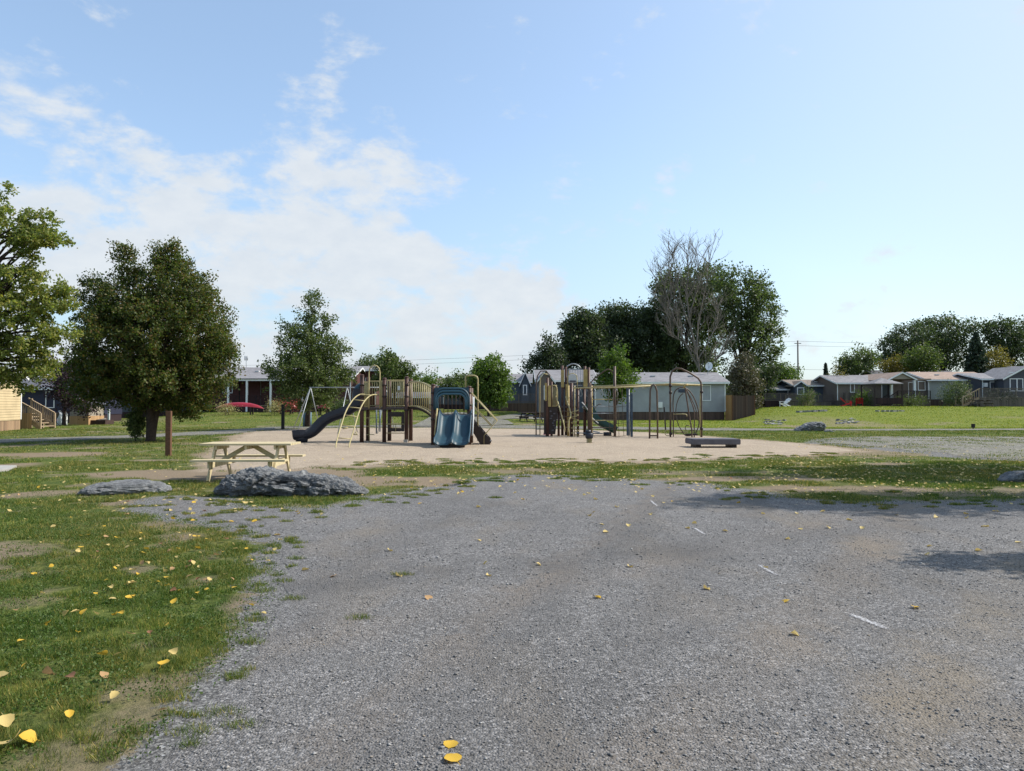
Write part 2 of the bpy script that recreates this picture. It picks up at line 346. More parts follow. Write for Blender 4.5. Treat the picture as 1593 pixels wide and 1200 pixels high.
def raw(name, V, faces_n, mat, parent=None, attrs=None, smoothf=False):
    """V (N*k,3), each k consecutive verts one face, k = faces_n"""
    me = bpy.data.meshes.new(name); n = len(V); k = faces_n; nf = n//k
    me.vertices.add(n); me.vertices.foreach_set('co', np.ascontiguousarray(V, dtype=np.float32).ravel())
    me.loops.add(n); me.loops.foreach_set('vertex_index', np.arange(n, dtype=np.int32))
    me.polygons.add(nf); me.polygons.foreach_set('loop_start', np.arange(0, n, k, dtype=np.int32))
    me.update(calc_edges=True)
    for an, av in (attrs or {}).items():
        a = me.attributes.new(an, 'FLOAT', 'POINT'); a.data.foreach_set('value', np.asarray(av, dtype=np.float32))
    me.materials.append(MATS[mat]); o = bpy.data.objects.new(name, me); COL.objects.link(o)
    if parent is not None:
        o.parent = parent; o.matrix_parent_inverse = parent.matrix_basis.inverted()
    return o
def rawidx(name, V, T, mat, parent=None, smoothf=False):
    me = bpy.data.meshes.new(name); n = len(V); nf = len(T); k = T.shape[1]
    me.vertices.add(n); me.vertices.foreach_set('co', np.ascontiguousarray(V, dtype=np.float32).ravel())
    me.loops.add(nf*k); me.loops.foreach_set('vertex_index', np.ascontiguousarray(T, dtype=np.int32).ravel())
    me.polygons.add(nf); me.polygons.foreach_set('loop_start', np.arange(0, nf*k, k, dtype=np.int32))
    if smoothf: me.polygons.foreach_set('use_smooth', np.ones(nf, dtype=bool))
    me.update(calc_edges=True); me.materials.append(MATS[mat]); o = bpy.data.objects.new(name, me); COL.objects.link(o)
    if parent is not None: o.parent = parent; o.matrix_parent_inverse = parent.matrix_basis.inverted()
    return o
def thing(name, label, cat, loc=(0,0,0), group=None):
    o = bpy.data.objects.new(name, None); COL.objects.link(o); o.location = loc; o.empty_display_size = .2
    return tag(o, label, cat, group)
def tag(o, label, cat, group=None, kind=None):
    o['label'] = label
    if cat: o['category'] = cat
    if group: o['group'] = group
    if kind: o['kind'] = kind
    return o
def catmull(P, n=6):
    P = [Vector(p) for p in P]; Q = [P[0]]+P+[P[-1]]; out = []
    for i in range(1, len(Q)-2):
        a, b, c, d = Q[i-1:i+3]
        for k in range(n):
            t = k/n; out.append(.5*((2*b)+(-a+c)*t+(2*a-5*b+4*c-d)*t*t+(-a+3*b-3*c+d)*t**3))
    return out+[P[-1]]

# ------------------------------------------------------------------ ground
def poly_px(pts): return [gp(*p) for p in pts]
LOT_PX = [(150,1330),(225,1200),(290,1130),(345,1080),(395,1010),(430,950),(445,890),(452,845),(415,826),(372,816),(330,806),(282,797),(238,788),(262,776),(318,782),(345,796),(420,794),(500,798),(560,790),(605,776),(650,768),(705,757),(760,748),(830,741),(900,746),(1000,750),(1080,757),(1160,768),(1230,781),(1310,786),(1400,785),(1500,784),(1620,782),(2100,790),(2100,1330)]
SAND_PX = [(352,694),(372,682),(395,673),(440,668.5),(520,666.5),(640,666),(760,667),(900,669),(1000,673),(1100,680),(1180,686),(1250,691),(1300,697),(1330,702),(1280,706),(1200,710),(1100,714),(1000,717),(900,718),(800,719),(700,720),(600,722),(520,724),(470,729),(400,733),(340,731),(345,712)]
def jitter(P, step, amp, seed):
    out = []
    n = len(P)
    for i in range(n):
        a, b = P[i], P[(i+1) % n]; L = (b-a).length; k = max(1, int(L/step)); k = min(k, 400)
        d = (b-a).normalized() if L > 0 else Vector((1,0,0)); nr = Vector((-d.y, d.x, 0))
        for j in range(k):
            p = a.lerp(b, j/k); am = amp*min(1, max(.3, p.y/12))
            v = mnoise.fractal(Vector((p.x*1.1, p.y*1.1, seed)), .7, 2.1, 5)
            v2 = mnoise.noise(Vector((p.x*9, p.y*9, seed)))
            out.append(p+nr*(v*am*2.2+v2*amp*.35))
    return out
def inside(px, py, poly):
    x = np.asarray(px); y = np.asarray(py); c = np.zeros(x.shape, bool); n = len(poly)
    for i in range(n):
        x1, y1 = poly[i].x, poly[i].y; x2, y2 = poly[i-1].x, poly[i-1].y
        if y1 == y2: continue
        m = ((y1 > y) != (y2 > y)) & (x < (x2-x1)*(y-y1)/(y2-y1)+x1); c ^= m
    return c
LOT = jitter(poly_px(LOT_PX), .12, .12, 1.3); SAND = jitter(poly_px(SAND_PX), .4, .18, 5.1)
def near_dist(x, y, P, cap=1.5):
    x = np.asarray(x, float); y = np.asarray(y, float); sh = x.shape; x = x.ravel(); y = y.ravel(); out = np.full(x.shape, 9.)
    Q = np.array([(p.x, p.y) for p in P if p.y > 1 and abs(p.x) < 60]); 
    if len(x) == 0: return out.reshape(sh)
    sel = np.where((x > Q[:, 0].min()-cap) & (x < Q[:, 0].max()+cap) & (y > Q[:, 1].min()-cap) & (y < Q[:, 1].max()+cap))[0]
    for i in range(0, len(sel), 20000):
        k = sel[i:i+20000]; d = np.full(len(k), 81.)
        for j in range(0, len(Q), 400): d = np.minimum(d, ((x[k, None]-Q[None, j:j+400, 0])**2+(y[k, None]-Q[None, j:j+400, 1])**2).min(1))
        out[k] = np.sqrt(d)
    return out.reshape(sh)
DPATCH = [(300,738,3.2,1.2,.95),(430,735,2.2,1.2,.9),(60,707,3.5,1.0,.8),(215,782,.8,.35,.8),(290,790,.9,.5,.8),(690,750,.8,.7,1.),(600,745,1.6,.6,.8),(560,752,1.5,.5,.7),(60,890,.35,.12,.5),(20,935,.5,.2,.5),(330,1100,.35,.3,.5),(230,1120,.4,.25,.5),(260,1060,.3,.2,.6),(420,930,.3,.5,.7),(410,985,.3,.3,.7),(150,1190,.5,.25,.5),
          (820,732,1.8,.8,.6),(1180,745,1.8,.5,.75),(1300,760,2.,.6,.7),(1480,765,2.5,.6,.6),(1250,700,4,1.2,.7),(1420,705,4,1.2,.6),(1050,735,1.5,.5,.5),(470,690,1,1,0),(690,662,3,2,.5),(1330,660,3,6,.45),(1240,650,5,5,.25),(330,690,2,1,.5),(480,800,.6,.3,.6),(220,655,5,5,.4)]
DP = [(gp(a, b), rx, ry, s) for a, b, rx, ry, s in DPATCH]
GRP = jitter(poly_px([(1285,684),(1350,681),(1450,680),(1620,680),(2000,682),(2000,722),(1620,716),(1520,712),(1440,703),(1360,696),(1290,690)]), .6, .25, 8.2)
P1_ = jitter(poly_px([(-500,694),(0,683.8),(200,677.5),(330,671),(420,664.5),(560,662),(700,661),(900,663.5),(1110,666.5),(1300,668),(1600,667.2),(2100,667.5),(2100,669.5),(1600,669.3),(1300,670.2),(1110,670),(900,667.5),(700,665.5),(560,664.5),(430,667.5),(360,675),(200,682),(0,689),(-500,705)]), .5, .1, 2.2)
def dirtf(x, y):
    v = np.zeros(np.shape(x))
    w = (fbm(x, y, .9, 3)-.5)*1.2
    for c, rx, ry, s in DP:
        d = np.sqrt(((x-c.x)/rx)**2+((y-c.y)/ry)**2)+w
        v = np.maximum(v, s*smooth((1.25-d)/.6))
    f = fbm(x, y, .55, 9); v = np.maximum(v, smooth((f-.63)/.13)*.7*(y < 60))
    f2 = fbm(x, y, 2.6, 29); v = np.maximum(v, smooth((f2-.60)/.12)*.55*(y < 30))
    e = near_dist(x, y, LOT, 1.0); w2 = fbm(x, y, 3.1, 41); v = np.maximum(v, np.clip(1.15-e/(.12+w2*np.clip(np.asarray(y)/14, .35, 1.1)), 0, .85))
    e = near_dist(x, y, SAND, 1.5); v = np.maximum(v, np.clip(1.1-e/(.2+w2*1.3), 0, .8))
    return v
def lushf(x, y):
    u = CX+F*x/np.maximum(y, 5)
    return np.clip(smooth((y-42)/8)*smooth((u-880)/200)+.25*smooth((y-42)/8), 0, 1)
def axis(lo, fine0, fine1, hi, fs, coarse):
    a = [lo]; 
    out = list(np.arange(fine0, fine1+1e-6, fs))
    v = fine1; st = fs
    right = []
    while v < hi: st = min(st*1.25, max(coarse, v*.12)); v += st; right.append(min(v, hi))
    v = fine0; st = fs; left = []
    while v > lo: st = min(st*1.25, max(coarse, abs(v)*.12)); v -= st; left.append(max(v, lo))
    return np.array(left[::-1]+out+right)
xs = axis(-1800, -24, 24, 1800, .2, 2.0); ys = axis(-60, 2, 48, 2500, .22, 1.6)
gx, gy = np.meshgrid(xs, ys)
hh = H(gx, gy)
near = ((gy < 48) & (gy > 1))
dL = near_dist(gx, gy, LOT); dS = near_dist(gx, gy, SAND); dG = near_dist(gx, gy, GRP, 2.5); dP = near_dist(gx, gy, P1_, 1)
gz = hh-.02*fbm(gx, gy, 1.5, 4)*near*smooth(np.minimum(np.minimum(dL, dS), np.minimum(dG, dP))/1.0)
# shallow hollow and hump at the lot edge
hol = gp(690, 752)
gz = gz-.12*np.exp(-(((gx-hol.x)/.6)**2+((gy-hol.y)/.35)**2)*1.5)
V = np.stack([gx.ravel(), gy.ravel(), gz.ravel()], 1)
ny, nx = gx.shape; ii = np.arange((ny-1)*(nx-1)); r_ = ii//(nx-1); c_ = ii % (nx-1); b_ = r_*nx+c_
g = rawidx('ground', V, np.stack([b_, b_+1, b_+nx+1, b_+nx], 1), 'grass_ground', smoothf=True)
fu = np.minimum(dL, dG)
GRAV = np.clip(1-fu/(.22+.06*np.clip(gy, 0, 20)), 0, 1); GRAV = np.maximum(GRAV, np.clip(1-dP/.5, 0, 1)); SNDY = np.clip(1-dS/1.1, 0, 1)
for nm, fn in (('gravelly', lambda x, y: GRAV.ravel()), ('sandy', lambda x, y: SNDY.ravel())):
    a = g.data.attributes.new(nm, 'FLOAT', 'POINT'); a.data.foreach_set('value', fn(0, 0).astype(np.float32))
for nm, fn in (('dirt', dirtf), ('lush', lushf)):
    a = g.data.attributes.new(nm, 'FLOAT', 'POINT'); a.data.foreach_set('value', fn(gx.ravel(), gy.ravel()).astype(np.float32))
tag(g, 'patchy green and straw coloured grass ground with bare earth', None, kind='structure')
def sheet(name, P, mat, off, label, slices=0):
    bm = bmesh.new(); vs = [bm.verts.new((p.x, p.y, 0)) for p in P]; bm.faces.new(vs); bmesh.ops.triangulate(bm, faces=bm.faces, ngon_method='EAR_CLIP')
    if slices:
        x0 = min(p.x for p in P); x1 = max(p.x for p in P); y0 = min(p.y for p in P); y1 = max(p.y for p in P)
        for ax, lo, hi in ((0, x0, x1), (1, y0, y1)):
            v = lo+slices
            while v < hi:
                co = (v, 0, 0) if ax == 0 else (0, v, 0); no = (1, 0, 0) if ax == 0 else (0, 1, 0)
                bmesh.ops.bisect_plane(bm, geom=bm.verts[:]+bm.edges[:]+bm.faces[:], plane_co=co, plane_no=no); v += slices
    for v in bm.verts: v.co.z = hz(v.co.x, v.co.y)+off
    bmesh.ops.recalc_face_normals(bm, faces=bm.faces)
    me = bpy.data.meshes.new(name); bm.to_mesh(me); bm.free()
    if me.polygons and sum(p.normal.z for p in me.polygons) < 0: me.flip_normals()
    me.materials.append(MATS[mat]); o = bpy.data.objects.new(name, me); COL.objects.link(o); tag(o, label, None, kind='structure'); return o
sheet('gravel_lot', LOT, 'gravel', .003, 'grey crushed gravel parking lot filling the foreground')
sheet('play_sand', SAND, 'sand', .004, 'pale sand surface of the playground')
sheet('gravel_patch', GRP, 'road_gravel', .006, 'gravel strip right of the sand', 0)
sheet('path', P1_, 'road_gravel', .012, 'narrow gravel path crossing behind the playground', 1.5)
ROAD2 = poly_px([(640,664),(735,664),(800,661),(790,655),(760,652),(730,648),(712,645),(725,642.5),(705,642),(680,644),(672,650),(655,657)])
sheet('road', ROAD2, 'road_gravel', .05, 'gravel lane climbing between the lawns behind the slides', 1.2)
sheet('road', poly_px([(760,650.5),(860,648),(940,650),(940,652.5),(830,653),(775,653.5)]), 'road_gravel', .05, 'gravel lane beside the far picnic table', 1.2)
slab = MB(); a = [gp(-60,727), gp(26,727), gp(14,733), gp(-60,740)]
slab.prism([(p.x, p.y, -.02) for p in a], (0, 0, .07)); tag(slab.build('concrete_slab', 'concrete', bevel=.008), 'pale concrete slab at the left edge of the lawn', None, kind='structure')

# ------------------------------------------------------------------ grass blades
GRPs = [LOT, SAND, GRP, P1_]
def mask_ok(x, y):
    jx = RNG.normal(0, .05, x.shape)*np.clip(y/10, .6, 2); jy = RNG.normal(0, .05, x.shape)*np.clip(y/10, .6, 3)
    m = ~inside(x+jx, y+jy, LOT[::1]); m &= ~inside(x+jx, y+jy, SAND[::1])
    m &= ~(inside(x, y, GRP) & (fbm(x, y, .8, 77) < .49)); m &= ~inside(x, y, P1_)
    return m
def blade_mesh(name, x, y, hgt, wid, z=None, lean=.6):
    n = len(x); az = RNG.uniform(0, 2*np.pi, n); z = H(x, y) if z is None else z
    ln = RNG.uniform(.1, 1, n)*lean*hgt; la = RNG.uniform(0, 2*np.pi, n)
    b1 = np.stack([x-np.cos(az)*wid, y-np.sin(az)*wid, z-.01], 1); b2 = np.stack([x+np.cos(az)*wid, y+np.sin(az)*wid, z-.01], 1)
    tp = np.stack([x+np.cos(la)*ln, y+np.sin(la)*ln, z+hgt], 1)
    V = np.stack([b1, b2, tp], 1).reshape(-1, 3)
    return V, np.repeat(lushf(x, y), 3)
def sample(n, y0, y1, pw, marg=.74):
    u = RNG.uniform(0, 1, n); k = pw+1
    y = (y0**k+u*(y1**k-y0**k))**(1/k); x = RNG.uniform(-1, 1, n)*(marg*y+.4); return x, y
Vs = []; Ls = []
def add_blades(n, y0, y1, pw, h0, h1, w0, clump=True):
    x, y = sample(n, y0, y1, pw); ok = mask_ok(x, y); x = x[ok]; y = y[ok]
    d = dirtf(x, y); cl = fbm(x, y, 5, 21) if y1 < 20 else fbm(x, y, 1.5, 21)
    keep = RNG.uniform(0, 1, len(x)) > (d*1.15+np.clip(.60-cl, 0, 1)*3.2)
    x = x[keep]; y = y[keep]; cl = cl[keep]
    hg = RNG.uniform(h0, h1, len(x))*(.5+1.0*cl); w = w0*(y/6)**.8*RNG.uniform(.6, 1.3, len(x))
    V, L = blade_mesh('', x, y, hg, w, lean=1.1); Vs.append(V); Ls.append(L)
add_blades(600000, 2.8, 9, .15, .012, .038, .0026)
add_blades(420000, 9, 20, .5, .018, .042, .0030)
add_blades(260000, 20, 48, .6, .03, .055, .0032)
add_blades(150000, 48, 90, .6, .04, .08, .0035)
# weedy tufts creeping over the gravel edge
tuft = []
TP = [(330,779),(352,781),(375,782),(395,783),(418,783),(440,782),(465,781),(490,779),(515,777),(540,772),(557,768),(322,772),(112,780),(140,781),(170,780),(205,775),(232,768),(335,1012),(268,1088),(170,1165),(215,1140),(345,1110),(330,1018),(390,1000),(285,1030),(400,965),(440,905),(460,870),(375,1130),(300,1140),(130,1150),(160,1180),(250,1000),(395,810),(420,806),(445,812),(500,806),(560,777),(690,715),(620,770),(770,775),(625,895),(560,962),(650,770),(1180,775),(1230,765),(1290,770),(1390,765),(1450,770),(1530,760),(1130,778),(900,745),(950,748),(840,728),(1000,755),(1080,750),(340,813),(405,835),(425,850)]
for k in range(230):
    i = random.randrange(len(LOT)); p = LOT[i]
    if 2.5 < p.y < 22 and abs(p.x) < .75*p.y: tuft.append((p.x+random.gauss(0, .12*max(1, p.y/7)), p.y+random.gauss(0, .12*max(1, p.y/7)), random.uniform(.03, .11)*max(1, p.y/9)))
for a, b in TP:
    p = gp(a, b); tuft.append((p.x, p.y, random.uniform(.07, .13)*max(1, p.y/9)))
SE = jitter(poly_px([(560,722),(760,719),(1000,717),(1300,706)]), .3, .2, 4)
for k in range(80):
    p = random.choice(SE[:len(SE)//2]); tuft.append((p.x+random.gauss(0, .2), p.y+random.gauss(0, .5), random.uniform(.08, .25)))
for x0, y0, R in tuft:
    n = int(170*min(2.2, max(.35, (R/.09)))); rr = R*np.sqrt(RNG.uniform(0, 1, n))*RNG.uniform(.6, 1, n); an = RNG.uniform(0, 2*np.pi, n)
    x = x0+rr*np.cos(an)*1.3; y = y0+rr*np.sin(an)*.8
    V, L = blade_mesh('', x, y, RNG.uniform(.015, .05, n)*(1.2-.6*rr/R), .0025*max(1, y0/6)*np.ones(n), lean=1.3); Vs.append(V); Ls.append(L)
V = np.concatenate(Vs); L = np.concatenate(Ls)
o = raw('grass', V, 3, 'grass_blade', attrs={'lush': L}); tag(o, 'short patchy grass and weed tufts covering the lawns', 'grass', kind='stuff')

# loose stones
def stones():
    n = 95000; u = RNG.uniform(0, 1, n); y = 2.7+u**1.3*9.5; x = RNG.uniform(-1, 1, n)*(.74*y+.3)
    ok = inside(x+RNG.normal(0, .06, n), y+RNG.normal(0, .06, n), LOT); cl = fbm(x, y, 3.2, 5); ok &= RNG.uniform(0, 1, n) < cl*1.5-.25
    x = x[ok]; y = y[ok]; n = len(x)
    s = .0032+RNG.exponential(.0019, n); s = np.minimum(s, .016); s *= np.clip(y/6, .9, 1.15)
    base = np.array([(1,0,0),(0,1,0),(-1,0,0),(0,-1,0),(0,0,1),(0,0,-1)], float)
    V = base[None]*RNG.uniform(.6, 1.3, (n, 6, 1))+RNG.normal(0, .18, (n, 6, 3))
    V[:, :, 2] *= .4; V *= s[:, None, None]*1.1
    a = RNG.uniform(0, 2*np.pi, n); ca, sa = np.cos(a)[:, None], np.sin(a)[:, None]
    X = V[:, :, 0]*ca-V[:, :, 1]*sa; Y = V[:, :, 0]*sa+V[:, :, 1]*ca
    P = np.stack([X+x[:, None], Y+y[:, None], V[:, :, 2]+.004+s[:, None]*.25], 2).reshape(-1, 3)
    T = np.array([(0,1,4),(1,2,4),(2,3,4),(3,0,4),(1,0,5),(2,1,5),(3,2,5),(0,3,5)])
    T = (T[None]+(np.arange(n)*6)[:, None, None]).reshape(-1, 3)
    o = rawidx('loose_gravel', P, T, 'pebble'); tag(o, 'loose crushed stones scattered over the gravel lot', 'gravel', kind='stuff')
stones()

# worn painted lines
for (ax, ay, bx, by, lab, w) in ((1010,778,1024,790,'faint white painted dash farthest across the gravel', .10), (1078,821,1098,834,'short white painted dash second from the top of the worn row on gravel', .09),
                            (1175,878,1213,899,'bright worn white painted dash near a yellow leaf on gravel', .09), (1315,954,1388,984,'wide faded white painted dash nearest the camera on gravel', .13)):
    p, q = gp(ax, ay), gp(bx, by); d = (q-p).normalized(); nr = Vector((-d.y, d.x, 0)); n = 14; vs = []; wv = []
    me = bpy.data.meshes.new('painted_line')
    for i in range(n+1):
        c = p.lerp(q, i/n)
        for s in (-1, 0, 1): vs.append(tuple(c+nr*s*w/2+Vector((0, 0, .011)))); wv.append((1-abs(s))*min(1, 4*i/n, 4*(1-i/n))-.25*(abs(s)))
    fs = [(i*3+k, i*3+k+1, i*3+k+4, i*3+k+3) for i in range(n) for k in range(2)]
    me.from_pydata(vs, [], fs); a = me.attributes.new('wear', 'FLOAT', 'POINT'); a.data.foreach_set('value', wv); me.materials.append(MATS['worn_paint'])
    o = bpy.data.objects.new('painted_line', me); COL.objects.link(o); tag(o, lab, 'painted line', 'worn painted dashes on the gravel')

# ------------------------------------------------------------------ rocks
def rock(name, label, loc, L, D, Hh, prof, seed, rz=0, sub=7, group=None, rough=1.0, lean=0):
    bm = bmesh.new(); bmesh.ops.create_icosphere(bm, subdivisions=sub, radius=1)
    xs_ = [p[0] for p in prof]; zs_ = [p[1] for p in prof]
    for v in bm.verts:
        p = v.co.copy(); q = Vector([math.copysign(abs(c)**.62, c) for c in p])
        t = (q.x+1)/2; top = float(np.interp(t, xs_, zs_))
        x = q.x*L/2; y = q.y*D/2*(.55+.45*top); z = (q.z*.5+.42)*Hh*top; P = Vector((x, y, z)); S = Vector((x*1.0+seed, y*1.0, z*1.35+x*.12))
        dd, pp = mnoise.voronoi(S*3.4); chunk = (dd[1]-dd[0]); cellr = mnoise.cell(pp[0]*31.7)
        st = mnoise.fractal(S*2.2, .8, 2.2, 5); fine = mnoise.fractal(S*11, .75, 2.1, 5); rg = mnoise.ridged_multi_fractal(S*3.0, .9, 2.1, 5, 1, 2)-1.2
        n = p.normalized(); k = (.05*(cellr-.5)+.14*min(chunk, .35)+.08*fine+.05*st+.02*rg)*Hh*1.4*rough
        if q.z < 0: y -= q.z*-.22*Hh*math.copysign(1, q.y)*1.2; P = Vector((x, y, z))
        v.co = P+Vector((n.x*k*.7, n.y*k*1.2, n.z*k*.8)); v.co.y += lean*(v.co.z)
        v.co.z = max(v.co.z, -.05)
    me = bpy.data.meshes.new(name); bm.to_mesh(me); bm.free(); me.materials.append(MATS['rock'])
    me.polygons.foreach_set('use_smooth', [False]*len(me.polygons))
    o = bpy.data.objects.new(name, me); COL.objects.link(o); o.location = loc; o.rotation_euler = (0, 0, rz); return tag(o, label, 'rock', group)
c = gp(437, 775); rock('boulder', 'large flat grey boulder lying in front of the pale picnic table', (c.x, c.y+.55, -.02), 2.62, 1.15, .49, [(0,.3),(.05,.62),(.11,.88),(.18,.98),(.3,.95),(.5,.84),(.7,.70),(.88,.52),(.96,.4),(1,.2)], 3.3, lean=.35)
c = gp(172, 772); rock('boulder', 'small low slab of grey rock lying alone in the grass left of the large boulder', (c.x, c.y+.5, -.03), 1.5, .62, .24, [(0,.5),(.1,.85),(.4,1),(.8,1),(1,.6)], 9.1, rz=.42, sub=5, lean=.5)
c = gp(1265, 671); rock('boulder', 'dark sloping boulder with a pale top beside the path on the green slope', (c.x, c.y+.5, c.z-.05), 1.75, 1.3, .60, [(0,.2),(.3,.7),(.6,1),(.9,1),(1,.5)], 5.5, rz=.1, sub=5)
c = gp(1290, 672); rock('boulder', 'small pale stone leaning against the foot of the dark sloping boulder', (c.x, c.y, c.z-.04), .55, .4, .18, [(0,.6),(.5,1),(1,.4)], 7.7, sub=4)
c = gp(1592, 751); rock('boulder', 'grey boulder cut off by the right edge of the view', (c.x+.1, c.y+.3, -.02), .75, .6, .24, [(0,.3),(.4,.9),(.7,1),(1,.8)], 12.7, sub=5)

# ------------------------------------------------------------------ fallen leaves
def leaf_mesh(seed, mat, kind):
    r = random.Random(seed); n = 9; top = []
    for i in range(n+1):
        t = i/n; w = (math.sin(math.pi*t**.75)**.8)*.5*(1 if kind == 0 else 1.15)*(1+.08*r.uniform(-1, 1)); top.append((t-.5, w*.85))
    curl = r.uniform(.3, 1.5); bend = r.uniform(-.5, .8); vs = []; fs = []
    for x, w in top:
        for s in (-1, -.5, 0, .5, 1): vs.append((x, w*s, .12+curl*(s*s)*w*w+bend*x*x*.6+r.uniform(-.015, .015)))
    for i in range(n):
        for k in range(4): a = i*5+k; fs.append((a, a+1, a+6, a+5))
    o = len(vs); vs += [(-.5, .012, .12+bend*.15), (-.5, -.012, .12+bend*.15), (-.78, -.02, .03), (-.78, .004, .03)]; fs.append((o, o+1, o+2, o+3))
    me = bpy.data.meshes.new('fallen_leaf'); me.from_pydata(vs, [], fs); me.polygons.foreach_set('use_smooth', [True]*len(fs)); me.materials.append(MATS[mat]); return me
LM = {m: [leaf_mesh(i*7+j, m, i % 2) for i in range(4)] for j, m in enumerate(('fall_yellow', 'fall_pale', 'fall_tan', 'fall_brown'))}
LAB = {}
nleaf = 0
def put_leaf(px, py, mat=None, size=None, label=None, tilt=.35):
    global nleaf
    p = gp(px, py); m = mat or random.choices(['fall_yellow', 'fall_pale', 'fall_tan', 'fall_brown'], [4, 4, 2, 1])[0]
    on = bool(inside(np.array([p.x]), np.array([p.y]), LOT)[0]); sz = size or (random.uniform(.055, .08) if on else random.uniform(.035, .066))
    o = bpy.data.objects.new('fallen_leaf', random.choice(LM[m])); COL.objects.link(o)
    o.location = (p.x, p.y, p.z+(.002 if on else .024)); o.scale = (sz, sz, sz); o.rotation_euler = (random.gauss(0, tilt), random.gauss(0, tilt), random.uniform(0, 6.28))
    cn = {'fall_yellow': 'bright yellow', 'fall_pale': 'pale straw yellow', 'fall_tan': 'tan', 'fall_brown': 'brown'}[m]
    w = 'on the grey gravel lot' if on else ('in the near grass at the left' if p.x < -1.5 and p.y < 11 else 'in the grass strip between gravel and sand')
    if label: tag(o, label, 'leaf')
    else: tag(o, f'{cn} fallen leaf lying {w}', 'leaf', f'{cn} leaves lying {w}')
    nleaf += 1
put_leaf(18, 1166, 'fall_pale', .12, 'large golden fallen leaf at the lower left corner, the bigger of two touching'); put_leaf(42, 1157, 'fall_yellow', .085, 'long yellow fallen leaf touching the large golden one at the lower left corner')
put_leaf(702, 1160, 'fall_yellow', .075, 'round bright yellow leaf on gravel near the bottom, upper of a pair', .1); put_leaf(703, 1183, 'fall_yellow', .085, 'curled bright yellow leaf on gravel near the bottom, lower of a pair', .1)
put_leaf(8, 1132, 'fall_pale', .08, 'pale leaf at the left edge above the large golden leaf')
put_leaf(158, 1026, 'fall_yellow', .07); put_leaf(183, 1025, 'fall_pale', .055); put_leaf(256, 1040, 'fall_yellow', .08, 'pointed bright yellow leaf standing where the grass thins into gravel', .1); put_leaf(268, 1022, 'fall_pale', .06)
put_leaf(73, 1055, 'fall_tan', .085); put_leaf(160, 1058, 'fall_tan', .06); put_leaf(2, 1062, 'fall_pale', .09); put_leaf(108, 1061, 'fall_brown', .07)
for a, b, m in ((188,960,0),(120,990,0),(117,958,1),(103,960,1),(131,957,0),(148,960,1),(76,975,0),(34,1003,0),(39,1041,0),(25,955,2),(203,993,2),(232,990,3),(259,978,0),(314,983,2),(272,941,0),(300,939,1),(306,928,0),(270,922,1),(281,923,0),(295,901,2),(246,910,0),(199,935,0),(179,889,0),(172,919,1),(165,907,0),(53,897,0),(65,928,1),(228,880,1),(254,893,1),(268,890,2),(293,886,2),(300,880,1),(310,886,1),(351,898,1),(361,905,2),(337,868,2),(348,862,0),(367,858,1),(311,864,1),(343,841,1),(366,840,1),(303,838,0),(296,836,1),(219,842,1),(219,833,0),(227,858,0),(249,850,3),(263,861,2),(274,871,1),(155,870,1),(86,821,1),(40,811,1),(300,813,0),(260,804,1),(214,805,1),(195,803,1),(431,833,0),(436,844,1),(428,859,1),(178,1090,1),(107,1120,0),(251,1113,2),(410,960,1),
                (606,858,1),(745,842,1),(755,878,1),(759,897,1),(838,880,1),(979,883,1),(666,932,2),(929,931,0),(518,898,2),(620,898,1),(936,817,1),(978,819,1),(942,829,1),(1099,918,1),(1223,937,0),(1190,884,1),(1225,840,1),(1245,824,1),(1080,815,1),(1322,810,1),(1395,802,1),(1456,806,1),(1505,807,1),(1535,820,1),(1442,864,1),(1447,851,1),(1522,858,1),(1585,845,1),(1425,947,0),(1236,989,1),(476,888,1),
                (545,770,1),(654,784,0),(719,766,0),(714,769,1),(716,764,2),(676,757,1),(590,768,1),(640,762,0),(648,762,1),(500,801,1),(396,812,0),(385,808,1),(470,803,1),(463,797,0),(465,800,0),(440,795,1),(480,790,1),(418,781,1),(300,800,1),(265,795,1),(217,790,1),(110,808,0),(60,760,0),(43,743,1),(88,744,1),(1240,800,1),(1280,797,1),(1320,810,1),(915,768,1),(1000,762,1),(1046,781,0),(778,758,1),(745,790,1),(960,790,1),(1015,773,1),(1150,756,1),(1255,780,1)):
    put_leaf(a, b, ['fall_yellow', 'fall_pale', 'fall_tan', 'fall_brown'][m])
while nleaf < 296:
    r = random.random()
    if r < .3: put_leaf(random.uniform(540, 1590), random.triangular(717, 790, 735))
    elif r < .6: put_leaf(random.triangular(40, 440, 300), random.triangular(795, 990, 850))
    elif r < .75: put_leaf(random.uniform(0, 330), random.uniform(720, 900))
    else: put_leaf(random.uniform(900, 1590), random.uniform(740, 830), 'fall_pale')
# the rest: hundreds of tiny far ones as one object
P = []
for k in range(1500):
    r = random.random()
    if r < .5: a, b = random.uniform(560, 1593), random.triangular(716, 775, 722)
    elif r < .62: a, b = random.uniform(0, 400), random.uniform(695, 800)
    elif r < .92: a, b = random.uniform(1180, 1593), random.triangular(680, 790, 715)
    else: a, b = random.uniform(470, 1300), random.uniform(690, 722)
    p = gp(a, b); s = random.uniform(.025, .045); an = random.uniform(0, 6.28); u = Vector((math.cos(an), math.sin(an), random.uniform(-.3, .5)))*s; w = Vector((-math.sin(an), math.cos(an), random.uniform(-.4, .4)))*s*.7
    q = p+Vector((0, 0, .035)); P += [q-u, q-w*.9+u*.1, q+u, q+w]
o = raw('fallen_leaves', np.array([tuple(v) for v in P]), 4, 'fall_pale'); tag(o, 'scatter of tiny distant yellow leaves over grass and sand', 'leaves', kind='stuff')

